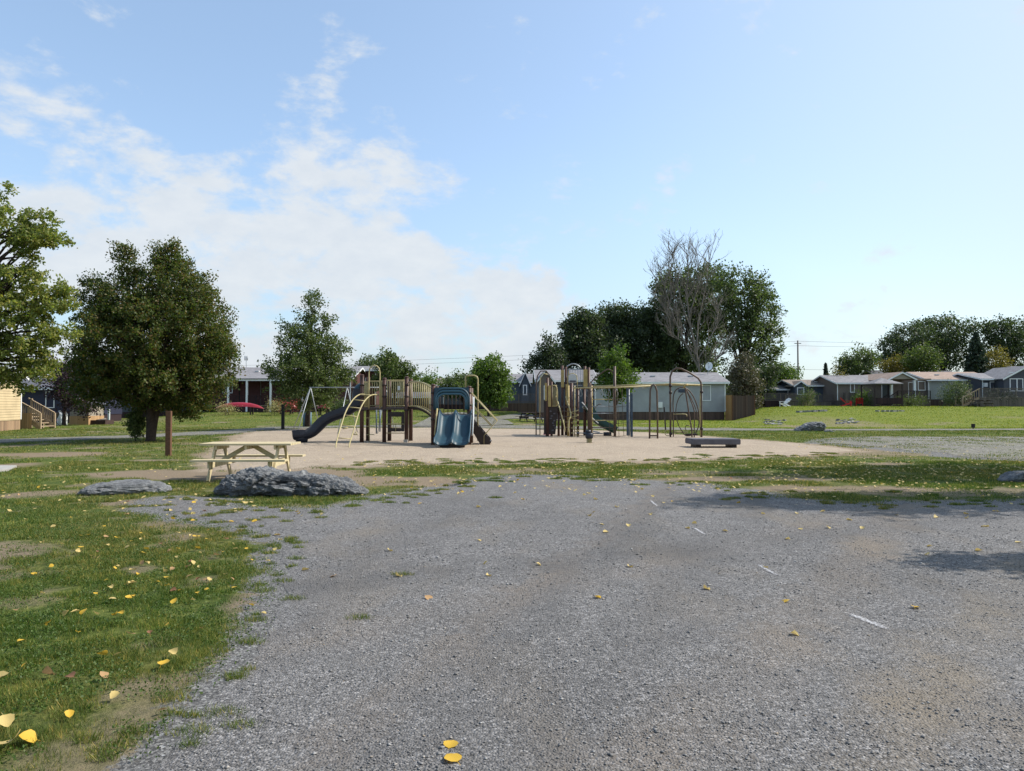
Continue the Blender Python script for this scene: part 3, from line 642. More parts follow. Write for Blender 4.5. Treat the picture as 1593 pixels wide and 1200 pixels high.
# ------------------------------------------------------------------ vegetation
def leaves_np(C, s, flat=.0, seed=0, up=None):
    r = np.random.default_rng(seed); n = len(C)
    a = r.normal(size=(n, 3)); a[:, 2] *= (1-flat); a /= np.linalg.norm(a, axis=1)[:, None]
    if up is not None: a = a+up; a /= np.linalg.norm(a, axis=1)[:, None]
    b = np.cross(a, r.normal(size=(n, 3))); b /= np.linalg.norm(b, axis=1)[:, None]
    sz = s*r.uniform(.6, 1.35, n)[:, None]
    V = np.stack([C-a*sz*.55, C-b*sz*.36+a*sz*.05, C+a*sz*.6, C+b*sz*.36+a*sz*.05], 1).reshape(-1, 3); return V
def crown_pts(lobes, ncl, per, cr, seed, inner=.45, upshoot=0, squash=.75):
    r = np.random.default_rng(seed); L = np.array(lobes, float); vol = (L[:, 3]*L[:, 4]*L[:, 5])**.62; pr = vol/vol.sum()
    k = r.choice(len(L), ncl, p=pr); d = r.normal(size=(ncl, 3)); d /= np.linalg.norm(d, axis=1)[:, None]
    rad = inner+(1-inner)*r.uniform(0, 1, ncl)**.5; rad = rad*(1+.08*r.normal(size=ncl))
    C = L[k, :3]+d*L[k, 3:]*rad[:, None]
    crs = cr*r.uniform(.45, 1.5, ncl); nn = (per*(crs/cr)**1.6).astype(int)+2
    idx = np.repeat(np.arange(ncl), nn); off = np.clip(r.normal(size=(len(idx), 3)), -1.35, 1.35)*.5
    # leaves lie toward the clump's outside: short sprays
    spray = d[idx]*np.minimum(np.abs(r.normal(size=len(idx))), 1.5)[:, None]*.55; spray[:, 2] += np.abs(r.normal(size=len(idx)))*upshoot
    off = (off*np.array([1, 1, squash])+spray)*crs[idx][:, None]
    return C, C[idx]+off
def tree(name, label, base, lobes, ncl, per, cr, leaf, mat, trunk_r, trunk_top=None, bark='bark', seed=1, nlimb=None, group=None, cat='tree', inner=.45, upshoot=0, flat=0, guard=False, multi=0, squash=.75):
    base = Vector(base); r = random.Random(seed); root = thing(name, label, cat, base, group)
    C, P = crown_pts(lobes, ncl, per, cr, seed, inner, upshoot, squash)
    raw('crown', leaves_np(P, leaf, flat, seed), 4, mat, root)
    top = Vector(trunk_top) if trunk_top else Vector((np.average([l[0] for l in lobes]), np.average([l[1] for l in lobes]), np.average([l[2] for l in lobes])))
    m = MB(); mid = base.lerp(top, .5)+Vector((r.uniform(-.1, .1), r.uniform(-.1, .1), 0))*trunk_r*4
    stems = [catmull([base-Vector((0, 0, .1)), base.lerp(mid, .5), mid, top], 4)]
    for k in range(multi):
        a = k*6.28/multi+.5; stems.append(catmull([base-Vector((0, 0, .1)), base.lerp(top, .45)+Vector((math.cos(a), math.sin(a), 0))*trunk_r*.9, top+Vector((math.cos(a)*1.2, math.sin(a)*1.2, .2))*trunk_r*3], 5))
    for s in stems: m.tube([*s], [trunk_r*(1.25 if i == 0 else 1-.75*i/len(s))*(1 if not multi else .7) for i in range(len(s))], 9)
    st = stems[0]
    nl = nlimb if nlimb is not None else min(len(C), 40)
    for k in range(nl):
        tgt = Vector(C[r.randrange(len(C))]); f = r.uniform(.45, 1); s = st[int(f*(len(st)-1))]
        if tgt.z < s.z-.3: s = st[int(.5*(len(st)-1))]
        q = s.lerp(tgt, .5)+Vector((0, 0, (tgt-s).length*.08)); m.tube(catmull([s, q, tgt], 3), trunk_r*.28, 5, r2=trunk_r*.04)
    m.build('trunk', bark, root)
    if guard:
        g_ = MB(); g_.tube([base, base+Vector((0, 0, .62*3))*.33*guard], trunk_r*1.5, 12); g_.build('trunk_guard', 'trunk_guard', root)
    return root
def LB(px, py, Y, rx, rz, ry=None, dy=0):
    """lobe from a spot in the photo; radii in photo pixels at that distance"""
    p = pt(px, py, Y+dy); k = Y/F; return (p.x, p.y, p.z, rx*k, (ry if ry is not None else rx)*k, rz*k)
# maple beside the post
Y = 30.8; b = gp(234, 687)
tree('maple_tree', 'broad round maple tree with a double top standing behind the bare wooden post', b,
     [LB(240,540,Y,105,95), LB(185,475,Y,45,50), LB(272,462,Y,50,52), LB(300,520,Y,55,75), LB(165,540,Y,48,70), LB(160,595,Y,42,40), LB(325,575,Y,38,42), LB(240,595,Y,95,38), LB(225,510,Y,30,50), LB(193,398,Y,7,14), LB(268,397,Y,10,15), LB(252,402,Y,8,14), LB(345,548,Y,18,14), LB(130,560,Y,16,14), LB(290,425,Y,14,16), LB(200,420,Y,17,32), LB(262,412,Y,22,30), LB(290,630,Y,35,18), LB(145,460,Y,20,22)],
     2500, 56, .27, .088, 'leaf_maple', .27, pt(240, 560, Y), seed=4, nlimb=110, inner=.35, multi=3, upshoot=.25)
# far left tree with long sprays, trunk outside the frame
Y = 24; b = Vector((WX(-95, Y), Y, 0))
tree('poplar_tree', 'tall light green tree with long leafy sprays reaching in at the left edge', b,
     [LB(-75,450,Y,62,170,60), LB(5,300,Y,14,16), LB(20,350,Y,45,22), LB(65,345,Y,28,9), LB(50,372,Y,32,13), LB(75,372,Y,28,7), LB(40,400,Y,22,14), LB(20,440,Y,50,24), LB(70,455,Y,25,12), LB(95,450,Y,18,8), LB(30,480,Y,55,22), LB(85,480,Y,24,9), LB(105,475,Y,14,7), LB(40,520,Y,50,24), LB(95,517,Y,24,9), LB(30,560,Y,50,26), LB(80,540,Y,20,12), LB(60,575,Y,18,14), LB(35,595,Y,16,16), LB(-30,560,Y,70,50)],
     1050, 40, .19, .09, 'leaf_bright', .3, Vector((WX(-70, Y), Y, 7.5)), seed=8, nlimb=110, inner=.25)
# linden behind swings
Y = 44; b = gp(478, 664)
tree('linden_tree', 'pointed linden tree with a blue trunk guard behind the steel swing set', b,
     [LB(486,476,Y,10,28), LB(471,478,Y,6,16), LB(482,515,Y,30,26), LB(475,545,Y,48,26), LB(515,548,Y,22,20), LB(480,575,Y,60,24), LB(500,600,Y,48,20), LB(445,590,Y,30,24), LB(480,620,Y,48,18), LB(535,590,Y,12,14), LB(445,538,Y,14,7), LB(450,515,Y,12,6), LB(510,500,Y,10,6)],
     620, 44, .33, .115, 'leaf_linden', .2, pt(485, 500, Y), seed=5, nlimb=60, guard=1.6, inner=.15, upshoot=.35)
def simple(name, label, px, base_py, Y, spec, n, per, leaf, mat, seed, tr=.12, cat='tree', cr=None, **kw):
    x = WX(px, Y); b = Vector((x, Y, hz(x, Y)))
    k = Y/F; tree(name, label, b, [LB(a, c, Y, rx, rz) for a, c, rx, rz in spec], n, per, cr or 9*k, leaf, mat, tr, seed=seed, cat=cat, **kw)
simple('purple_tree', 'dark purple leaved tree between the beige house and the maple', 100, 650, 52, [(100,590,28,26),(120,610,28,30),(85,572,12,12)], 160, 46, 0.144, 'leaf_purple', 21, .15)
simple('leafy_tree', 'small rounded tree rising behind the left climbing tower', 614, 640, 78, [(612,578,25,16),(605,565,12,14),(628,588,16,12),(600,592,18,12)], 150, 46, 0.216, 'leaf_linden', 22)
simple('leafy_tree', 'dark small tree beside the brick house gable', 583, 640, 95, [(580,570,19,10),(572,580,14,10)], 70, 39, 0.252, 'leaf_mid', 23)
simple('leafy_tree', 'bright low tree right of the arched bridge in the distance', 670, 640, 105, [(672,594,12,7),(655,597,10,6),(645,592,8,7)], 60, 36, 0.252, 'leaf_fresh', 24)
simple('leafy_tree', 'dense oval green tree behind the stair handrails', 760, 640, 66, [(762,590,26,30),(757,572,12,14),(770,610,22,18),(748,605,16,20)], 260, 46, 0.187, 'leaf_fresh', 25, .14)
simple('leafy_tree', 'low dark spreading tree just left of the dense oval tree', 722, 640, 84, [(718,602,26,12),(735,596,14,12),(700,608,12,8)], 110, 43, 0.230, 'leaf_mid', 26)
simple('young_tree', 'young bright green tree in front of the long pale grey home', 958, 650, 56, [(957,556,12,14),(955,578,20,16),(965,592,24,13),(945,592,12,10),(962,610,13,10)], 200, 43, 0.158, 'leaf_fresh', 27, .1)
# pointed poplar and big dark grove
simple('poplar_tree', 'thin pointed dark tree left of the big grove', 850, 600, 100, [(848,540,8,16),(855,556,14,14),(838,572,18,9),(862,572,16,12),(830,578,12,6)], 110, 46, 0.274, 'leaf_dark', 31, upshoot=.5)
simple('willow_tree', 'dark tree joining the two humps of the big grove', 945, 600, 110, [(945,535,30,36),(940,500,18,18),(1015,540,40,50),(1030,500,22,30)], 380, 46, 0.302, 'leaf_dark', 30, .3, upshoot=.4)
simple('willow_tree', 'lower dark tree forming the left shoulder of the big grove', 915, 600, 104, [(905,530,30,34),(915,510,22,20),(890,505,10,12),(930,560,40,32),(885,560,20,24)], 420, 46, 0.324, 'leaf_dark', 32, .3, upshoot=.4)
simple('willow_tree', 'wide dark tree in the middle of the big grove', 985, 600, 108, [(975,535,42,40),(985,500,32,22),(960,492,18,12),(1000,545,45,40),(955,565,40,28)], 520, 46, 0.324, 'leaf_dark', 33, .35, upshoot=.4)
simple('willow_tree', 'tallest dark green tree behind the leafless one', 1055, 600, 106, [(1060,480,40,45),(1045,450,24,20),(1090,440,25,24),(1075,520,50,50),(1110,475,35,40),(1060,570,50,26)], 640, 46, 0.324, 'leaf_mid', 34, .4, upshoot=.4)
simple('maple_tree', 'open crowned silver green tree on the right side of the big grove', 1150, 610, 98, [(1150,465,40,36),(1130,440,26,18),(1175,450,22,18),(1185,490,30,30),(1200,530,20,32),(1165,530,42,34),(1205,565,14,20),(1140,500,30,30),(1180,575,30,18),(1150,580,30,22)], 560, 39, 0.274, 'leaf_mid', 35, .4, nlimb=90, upshoot=.3, inner=.35)
simple('vine_tree', 'brown drooping vine covered stump between the grey home and the plank fence', 1158, 640, 84, [(1158,590,14,40),(1145,605,10,30),(1170,610,10,26)], 130, 46, 0.216, 'leaf_vine', 36, .2)
simple('leafy_tree', 'dark bushy tree under the silver green crown behind the fence', 1190, 640, 92, [(1180,600,20,22),(1195,585,14,14),(1172,620,14,14)], 120, 43, 0.252, 'leaf_dark', 37)
simple('leafy_tree', 'light green low tree between the big grove and the utility pole', 1218, 630, 96, [(1215,585,18,12),(1228,588,10,10),(1200,590,10,8)], 110, 43, 0.216, 'leaf_fresh', 38)
simple('leafy_tree', 'dark hedge tree behind the framed window panel', 640, 640, 112, [(628,606,16,9),(645,610,14,8),(612,610,12,8)], 110, 36, 0.288, 'leaf_mid', 39)
simple('leafy_tree', 'dim low tree filling the gap left of the small pale roof', 688, 640, 128, [(690,604,14,7),(705,606,12,7)], 80, 36, 0.324, 'leaf_dark', 40)
def woods():
    r = np.random.default_rng(3); P = []
    for k in range(900):
        px = r.uniform(-250, 1850); Y = r.uniform(180, 230); x = WX(px, Y); top = 605+5*math.sin(px*.021)+4*math.sin(px*.083+1); z1 = WZ(top, Y); n = 40
        c = np.array([x, Y, r.uniform(0, z1)]); P.append(c+r.normal(size=(n, 3))*np.array([1.3, 1.3, .8]))
    o = raw('far_woods', leaves_np(np.concatenate(P), 1.1, 0, 3), 4, 'leaf_dark'); tag(o, 'low dark band of far woods closing the horizon', 'woods', kind='stuff')
woods()
# right background
simple('leafy_tree', 'grey green tree rising behind the taupe home', 1335, 620, 112, [(1335,565,24,15),(1345,556,14,10),(1320,575,14,9)], 120, 43, 0.274, 'leaf_mid', 41)
simple('leafy_tree', 'thin yellowish tree before the blue gabled home', 1300, 630, 90, [(1302,588,6,14),(1298,600,5,10)], 50, 36, 0.144, 'leaf_yellow', 42, .06)
simple('locust_tree', 'open airy dark tree at the left of the right hand grove', 1400, 590, 120, [(1395,545,28,18),(1420,525,28,18),(1380,558,16,10),(1410,560,24,14)], 170, 43, 0.302, 'leaf_dark', 43, .25, inner=.3)
simple('locust_tree', 'tall dark tree in the middle of the right hand grove', 1465, 590, 124, [(1460,525,36,26),(1480,515,34,16),(1450,550,34,24),(1490,550,30,30),(1440,510,16,10)], 330, 43, 0.302, 'leaf_dark', 44, .3, inner=.3)
simple('locust_tree', 'dark crown at the right edge of the right hand grove', 1565, 590, 122, [(1560,530,32,28),(1580,525,24,26),(1545,515,16,14),(1590,560,22,24)], 260, 43, 0.302, 'leaf_dark', 45, .3, inner=.35)
simple('leafy_tree', 'rounded tree with rust tinted leaves behind the tan roofed home', 1435, 600, 104, [(1433,562,22,17),(1440,555,12,10)], 130, 43, 0.230, 'leaf_linden', 46)
simple('leafy_tree', 'low orange tinted shrubby tree left of the rust tinted one', 1400, 600, 106, [(1398,572,18,10),(1385,575,10,7)], 80, 39, 0.216, 'leaf_yellow', 47)
simple('leafy_tree', 'yellow turning side tree right of the dark conifer', 1548, 600, 102, [(1545,562,14,16),(1553,572,9,10)], 90, 43, 0.216, 'leaf_yellow', 48)
def spruce(name, label, px, py_top, Y, wpx, mat, seed, leaf, base_py=None, n=26, cat='conifer'):
    x = WX(px, Y); zb = hz(x, Y); zt = WZ(py_top, Y); r = np.random.default_rng(seed); root = thing(name, label, cat, (x, Y, zb)); hgt = zt-zb; W = wpx*Y/F/2; P = []
    m = MB(); m.tube([(x, Y, zb-.1), (x, Y, zt)], .16, 7, r2=.02)
    for k in range(n*9):
        t = r.uniform(.05, 1)**.8; z = zb+hgt*t; R = W*(1-t)**.8*r.uniform(.75, 1.1); a = r.uniform(0, 2*np.pi); nn = int(10+R*20)
        f = r.uniform(.1, 1, nn); P.append(np.stack([x+np.cos(a)*R*f+r.normal(0, .08, nn)*W*.5, Y+np.sin(a)*R*f+r.normal(0, .08, nn)*W*.5, z-R*.25*f+r.normal(0, .05, nn)+.1*f*f*R], 1))
    P = np.concatenate(P); raw('crown', leaves_np(P, leaf, 0, seed), 4, mat, root); m.build('trunk', 'bark', root)
spruce('spruce_tree', 'small pointed spruce behind the blue gabled home roof', 1285, 566, 98, 22, 'leaf_spruce', 51, .28)
spruce('spruce_tree', 'broad dark conifer behind the tan roof near the right edge', 1520, 518, 100, 62, 'leaf_spruce', 52, .34, n=50)
# leafless tree
def dead_tree():
    Y = 88; x = WX(1088, Y); b = Vector((x, Y, hz(x, Y))); r = random.Random(12); m = MB()
    def twig(p, d, L, rad, lev):
        pts = [p]; q = p
        for i in range(4):
            d = (d+Vector((r.gauss(0, .16), r.gauss(0, .16), r.gauss(.10, .10)))).normalized(); q = q+d*L/4; pts.append(q)
        m.tube(pts, max(rad, .014), 4, r2=max(rad*.4, .010), cap=False)
        if lev <= 0: return
        for k in range(3):
            f = r.randint(1, 4); a = Vector((r.gauss(0, 1), r.gauss(0, 1), r.gauss(.2, .4))).normalized(); twig(pts[f], (d+a*.8).normalized(), L*r.uniform(.4, .7), rad*.55, lev-1)
    mains = [([(1090,640),(1089,590),(1082,545),(1074,500),(1070,455),(1071,415),(1068,388)], .24), ([(1087,575),(1066,535),(1048,497),(1037,460),(1030,432),(1026,408)], .14), ([(1083,550),(1085,505),(1094,468),(1101,432),(1103,402)], .13),
             ([(1077,515),(1062,478),(1054,440),(1049,408),(1046,388)], .12), ([(1073,490),(1083,452),(1086,420),(1084,388)], .10), ([(1085,560),(1104,530),(1113,500),(1118,470)], .10), ([(1066,535),(1052,525),(1040,512),(1030,505)], .08), ([(1054,510),(1050,470),(1044,440),(1038,410)], .08), ([(1089,585),(1110,565),(1122,548),(1128,530)], .07), ([(1048,497),(1034,480),(1028,462)], .06)]
    for poly, rr in mains:
        dy = r.uniform(-1.5, 1.5) if rr < .2 else 0; n = len(poly); P = [pt(px+r.uniform(-1.5, 1.5), py, Y+dy*(i/n)) for i, (px, py) in enumerate(poly)]; C_ = catmull(P, 5); m.tube(C_, [rr*.78*(1-.85*i/len(C_)) for i in range(len(C_))], 7, cap=False)
        for k in range(int(len(C_)*1.0)):
            i = r.randint(len(C_)//5, len(C_)-2); d = (C_[i+1]-C_[i]).normalized(); a = Vector((r.gauss(0, 1), r.gauss(0, 1), r.gauss(0, .4))).normalized(); twig(C_[i], (d+a*r.uniform(.5, 1.0)).normalized(), r.uniform(1.2, 2.9), .045, 2)
    root = thing('dead_tree', 'tall leafless grey tree standing in front of the big green grove', 'tree', b); m.build('branches', 'bark_grey', root)
dead_tree()
# trees outside the right edge: they throw the streaks of shade on the lot
tree('columnar_tree', 'slim tree just beyond the right edge that shades a streak of gravel', (9.3, 8.1, 0), [(9.3,8.1,2.6,.5,.34,1.4), (9.3,8.1,4.1,.3,.26,.8), (9.5,7.7,3.4,.5,.2,.8)], 120, 26, .2, .11, 'leaf_fresh', .06, seed=61, nlimb=16)
tree('shade_tree', 'spreading tree beyond the right edge that shades the gravel edge', (14.6, 12.7, 0), [(14.6,12.7,6.4,2.2,1.0,2.8),(13.4,12.3,4.4,1.5,.7,1.2),(14.8,13.6,9.2,1.6,.9,1.6),(14,13.4,5.5,1.5,.6,1.0)], 420, 26, .4, .15, 'leaf_fresh', .2, seed=62, nlimb=60, inner=.2)
tree('shade_tree', 'tall tree beyond the right edge that shades the grass strip', (18.6, 17.5, 0), [(18.6,17.5,7.0,3.0,1.7,3.2),(17.6,16.2,4.8,2.2,1.0,1.4),(19,18.6,11,1.9,1.4,2),(17.3,19.2,6,2,.9,1.4)], 560, 26, .42, .16, 'leaf_fresh', .24, seed=63, nlimb=60, inner=.2)
# broad weed leaves in the near turf
x, y = sample(330000, 2.8, 13, .3); ok = mask_ok(x, y) | (fbm(x, y, 4, 55) > .72); x, y = x[ok], y[ok]; kp = (fbm(x, y, 3.5, 66) > .47) & (RNG.uniform(0, 1, len(x)) > dirtf(x, y)*1.1) & (mask_ok(x, y)); x, y = x[kp], y[kp]
o = raw('weeds', leaves_np(np.stack([x, y, H(x, y)+RNG.uniform(.004, .03, len(x))], 1), .014, 0, 9, np.array([0, 0, 0])), 4, 'leaf_weed'); tag(o, 'low broadleaf weeds mixed through the near grass', 'weeds', kind='stuff')
# shrubs
simple('shrub', 'tall round shrub before the stairs of the dark blue home', 1492, 632, 80, [(1488,614,15,14),(1492,604,9,7),(1484,622,14,9)], 120, 39, 0.115, 'leaf_grey', 71, .04, cat='shrub')
simple('shrub', 'feathery light green bush beside the red garden chairs', 1343, 630, 84, [(1343,617,8,6),(1340,623,8,6)], 50, 36, 0.108, 'leaf_fresh', 72, .03, cat='shrub', group=None)
simple('shrub', 'dark bush at the steps of the blue gabled home', 1257, 630, 84, [(1257,616,9,8),(1253,626,8,6)], 50, 36, 0.108, 'leaf_mid', 73, .03, cat='shrub')
simple('shrub', 'dark planting below the porch of the tan roofed home', 1415, 632, 81, [(1408,626,12,5),(1425,625,9,5)], 60, 36, 0.101, 'leaf_mid', 74, .03, cat='shrub')
simple('shrub', 'dark bush beside the deck rail of the dark blue home', 1545, 632, 79, [(1543,620,8,10),(1568,622,7,9)], 60, 36, 0.101, 'leaf_spruce', 75, .03, cat='shrub')
simple('flower_bush', 'pale yellow mum bush between the two red canoes', 427, 640, 66, [(427,634,8,5)], 40, 39, 0.072, 'flower_pale', 76, .02, cat='flowers')
simple('flower_bush', 'orange and yellow flowers in front of the long red canoe', 352, 640, 66, [(350,637,9,3)], 26, 39, 0.072, 'flower_pale', 77, .02, cat='flowers')
simple('flower_bush', 'red flowering plants below the brick porch', 450, 640, 66.5, [(447,630,10,4),(460,631,8,3)], 50, 36, 0.072, 'flower_red', 78, .02, cat='flowers')
simple('shrub', 'low dark shrubs right of the red canoe end', 522, 640, 67, [(520,634,10,5),(535,632,8,6)], 50, 36, 0.101, 'leaf_mid', 79, .03, cat='shrub')
simple('leafy_tree', 'low leafy branches at the foot of the maple trunk', 212, 680, 30.6, [(212,655,8,16),(207,668,5,7)], 60, 36, 0.086, 'leaf_linden', 80, .03, cat='sapling', cr=.2)
# ------------------------------------------------------------------ homes
def home(name, label, px0, px1, Y, pe, pr, wall, roof='roof_grey', skirt='boards_brown', skirt_h=.75, depth=7.5, trim='white_trim', wins=(), doors=(), group=None, vents=(), over=.35, gable_px=None, zb=None, cat='house', gables=()):
    """long side facing the lens; px edges at distance Y, pe eave row, pr ridge row"""
    x0, x1 = WX(px0, Y), WX(px1, Y); xm = (x0+x1)/2; zb = hz(xm, Y) if zb is None else zb
    ze = WZ(pe, Y); zr = WZ(pr, Y+depth/2); root = thing(name, label, cat, (xm, Y, zb), group)
    w = MB(); prof = [(x0, Y, zb+skirt_h-.05), (x0, Y+depth, zb+skirt_h-.05), (x0, Y+depth, ze), (x0, Y+depth/2, zr-.06), (x0, Y, ze)]
    w.prism(prof, (x1-x0, 0, 0)); w.build('wall', wall, root)
    s = MB(); s.bb(x0+.04, x1-.04, Y+.04, Y+depth-.04, zb-.6, zb+skirt_h-.051); s.build('skirting', skirt, root)
    sl = (zr-ze)/(depth/2); r = MB(); t = .09
    for sg in (0, 1):
        ya = Y-over if sg == 0 else Y+depth+over; za = ze-over*sl+.03
        r.prism([(x0-over, ya, za), (x0-over, Y+depth/2, zr), (x0-over, Y+depth/2, zr+t), (x0-over, ya, za+t)], (x1-x0+2*over, 0, 0))
    r.build('roof', roof, root)
    f = MB(); za = ze-over*sl+.03
    f.bb(x0-over-.01, x1+over+.01, Y-over-.05, Y-over-.003, za-.10, za+t-.01)
    for xx in (x0-over-.035, x1+over+.004):
        f.prism([(xx, Y-over, za-.08), (xx, Y+depth/2, zr-.08), (xx, Y+depth/2, zr+t-.012), (xx, Y-over, za+t-.012)], (.03, 0, 0))
        f.prism([(xx, Y+depth+over, za-.08), (xx, Y+depth/2, zr-.08), (xx, Y+depth/2, zr+t-.012), (xx, Y+depth+over, za+t-.012)], (.03, 0, 0))
    for xx in (x0, x1): f.bb(xx-.05, xx+.05, Y-.03, Y-.002, zb+skirt_h, za-.1)
    f.build('fascia', trim, root)
    for a, b, c, d in wins: window(root, WX(a, Y), WX(b, Y), WZ(d, Y), WZ(c, Y), Y)
    for a, b, c, d in doors: door(root, WX(a, Y), WX(b, Y), WZ(d, Y), WZ(c, Y), Y)
    for vx in vents:
        v = MB(); yy = Y+depth*.25; zz = ze+sl*depth*.25+.09; xx = WX(vx, yy); v.box((xx, yy, zz+.08), (.42, .42, .1)); v.tube([(xx, yy, zz-.05), (xx, yy, zz+.07)], .13, 8); v.build('roof_vent', 'dish_grey', root)
    for (ga, gb, gpk, gdep, gwall) in gables:   # front facing gable bump
        gx0, gx1 = WX(ga, Y-gdep), WX(gb, Y-gdep); zp = WZ(gpk, Y-gdep); g_ = MB(); gm = (gx0+gx1)/2
        g_.prism([(gx0, Y-gdep, zb+skirt_h-.05), (gx1, Y-gdep, zb+skirt_h-.05), (gx1, Y-gdep, ze), (gm, Y-gdep, zp), (gx0, Y-gdep, ze)], (0, gdep-.003, 0)); g_.build('gable_wall', gwall, root)
        if gdep > .2:
            s = MB(); s.bb(gx0+.03, gx1-.03, Y-gdep+.03, Y+.03, zb-.5, zb+skirt_h-.051); s.build('skirting', skirt, root)
        sg = (zp-ze)/(gm-gx0); r = MB(); f = MB(); o_ = .25; yb = Y+min(depth/2-.1, (zp-ze)/sl+.2)
        for s_ in (-1, 1):
            xe = gx0-o_ if s_ < 0 else gx1+o_; zz = ze-o_*sg+.04
            r.prism([(xe, Y-gdep-o_, zz), (gm, Y-gdep-o_, zp+.04), (gm, Y-gdep-o_, zp+.12), (xe, Y-gdep-o_, zz+.08)], (0, yb-(Y-gdep-o_), 0))
            f.prism([(xe, Y-gdep-o_-.035, zz-.1), (gm, Y-gdep-o_-.035, zp-.06), (gm, Y-gdep-o_-.035, zp+.11), (xe, Y-gdep-o_-.035, zz+.07)], (0, .03, 0))
        r.build('gable_roof', roof, root); f.build('fascia', trim, root)
    return root, zb, ze
def window(root, x0, x1, z0, z1, Y, n=2, frame='white_trim', bars=1, proud=.05):
    f = MB(); t = max(.06, .0011*Y); 
    f.bb(x0, x1, Y-proud, Y-.002, z1-t, z1); f.bb(x0, x1, Y-proud, Y-.002, z0, z0+t)
    f.bb(x0, x0+t, Y-proud, Y-.002, z0+t, z1-t); f.bb(x1-t, x1, Y-proud, Y-.002, z0+t, z1-t)
    fo = f.build('window', frame, root)
    m = MB(); zm = (z0+z1)/2
    if bars: m.bb(x0+t, x1-t, Y-proud+.006, Y-.012, zm-t*.35, zm+t*.35); m.build('mullion', frame, fo)
    p = MB(); p.bb(x0+t, x1-t, Y-.012, Y-.004, z0+t, z1-t); p.build('pane', 'window_glass', fo)
    return fo
def door(root, x0, x1, z0, z1, Y, mat='window_glass', frame='white_trim'):
    f = MB(); t = .07; f.bb(x0, x0+t, Y-.05, Y-.002, z0, z1); f.bb(x1-t, x1, Y-.05, Y-.002, z0, z1); f.bb(x0+t, x1-t, Y-.05, Y-.002, z1-t, z1)
    fo = f.build('door', frame, root); p = MB(); p.bb(x0+t, x1-t, Y-.03, Y-.004, z0, z1-t); p.build('door_panel', mat, fo)
    h = MB(); h.box((x1-t-.08, Y-.05, (z0+z1)/2), (.04, .04, .14)); h.build('handle', 'galvanised', fo)
def deck(root, x0, x1, y0, y1, zb, zf, mat='wood_dark', rail=.95, skirt='boards_dark', step=None, opening=None, smat='wood_grey'):
    d = MB(); d.bb(x0, x1, y0, y1, zf-.08, zf); d.build('deck', smat, root)
    s = MB(); s.bb(x0+.05, x1-.05, y0+.03, y0+.06, zb-.3, zf-.081); s.build('deck_skirt', skirt, root)
    r = MB(); n = max(2, int((x1-x0)/1.8)+1)
    for i in range(n): x = x0+.05+(x1-x0-.1)*i/(n-1); r.bb(x-.05, x+.05, y0+.061, y0+.16, zf+.001, zf+rail)
    r.bb(x0, x1, y0+.05, y0+.17, zf+rail+.001, zf+rail+.05); r.bb(x0+.1, x1-.1, y0+.08, y0+.13, zf+.08, zf+.13)
    x = x0+.2
    while x < x1-.1: r.bb(x-.018, x+.018, y0+.085, y0+.12, zf+.131, zf+rail); x += .13
    r.build('railing', mat, root)
def stairs(root, xt, y, zt, zb, dx, w, mat='wood_grey', name='stairs'):
    """steps running from (xt,zt) down along dx in X"""
    m = MB(); n = max(2, int((zt-zb)/.18)); 
    for i in range(n): x = xt+dx*(i+.5)/n; z = zt-(zt-zb)*(i+1)/n; m.box((x, y+w/2, z+.1), (abs(dx)/n+.02, w, .04))
    for yy in (y, y+w): m.bar((xt, yy, zt-.05), (xt+dx, yy, zb-.02), .05, .24)
    o_ = m.build(name, mat, root)
    for yy in (y-.04, y+w+.04):
        r = MB()
        r.bar((xt, yy, zt+.95), (xt+dx, yy, zb+.95), .06, .09); r.bb(xt+dx-.05, xt+dx+.05, yy-.05, yy+.05, zb-.05, zb+.9)
        k = 8
        for i in range(k): t = (i+.5)/k; z = zt+(zb-zt)*t; r.bb(xt+dx*t-.02, xt+dx*t+.02, yy-.02, yy+.02, z+.05, z+.9)
        r.build('handrail', mat, root)
    return o_

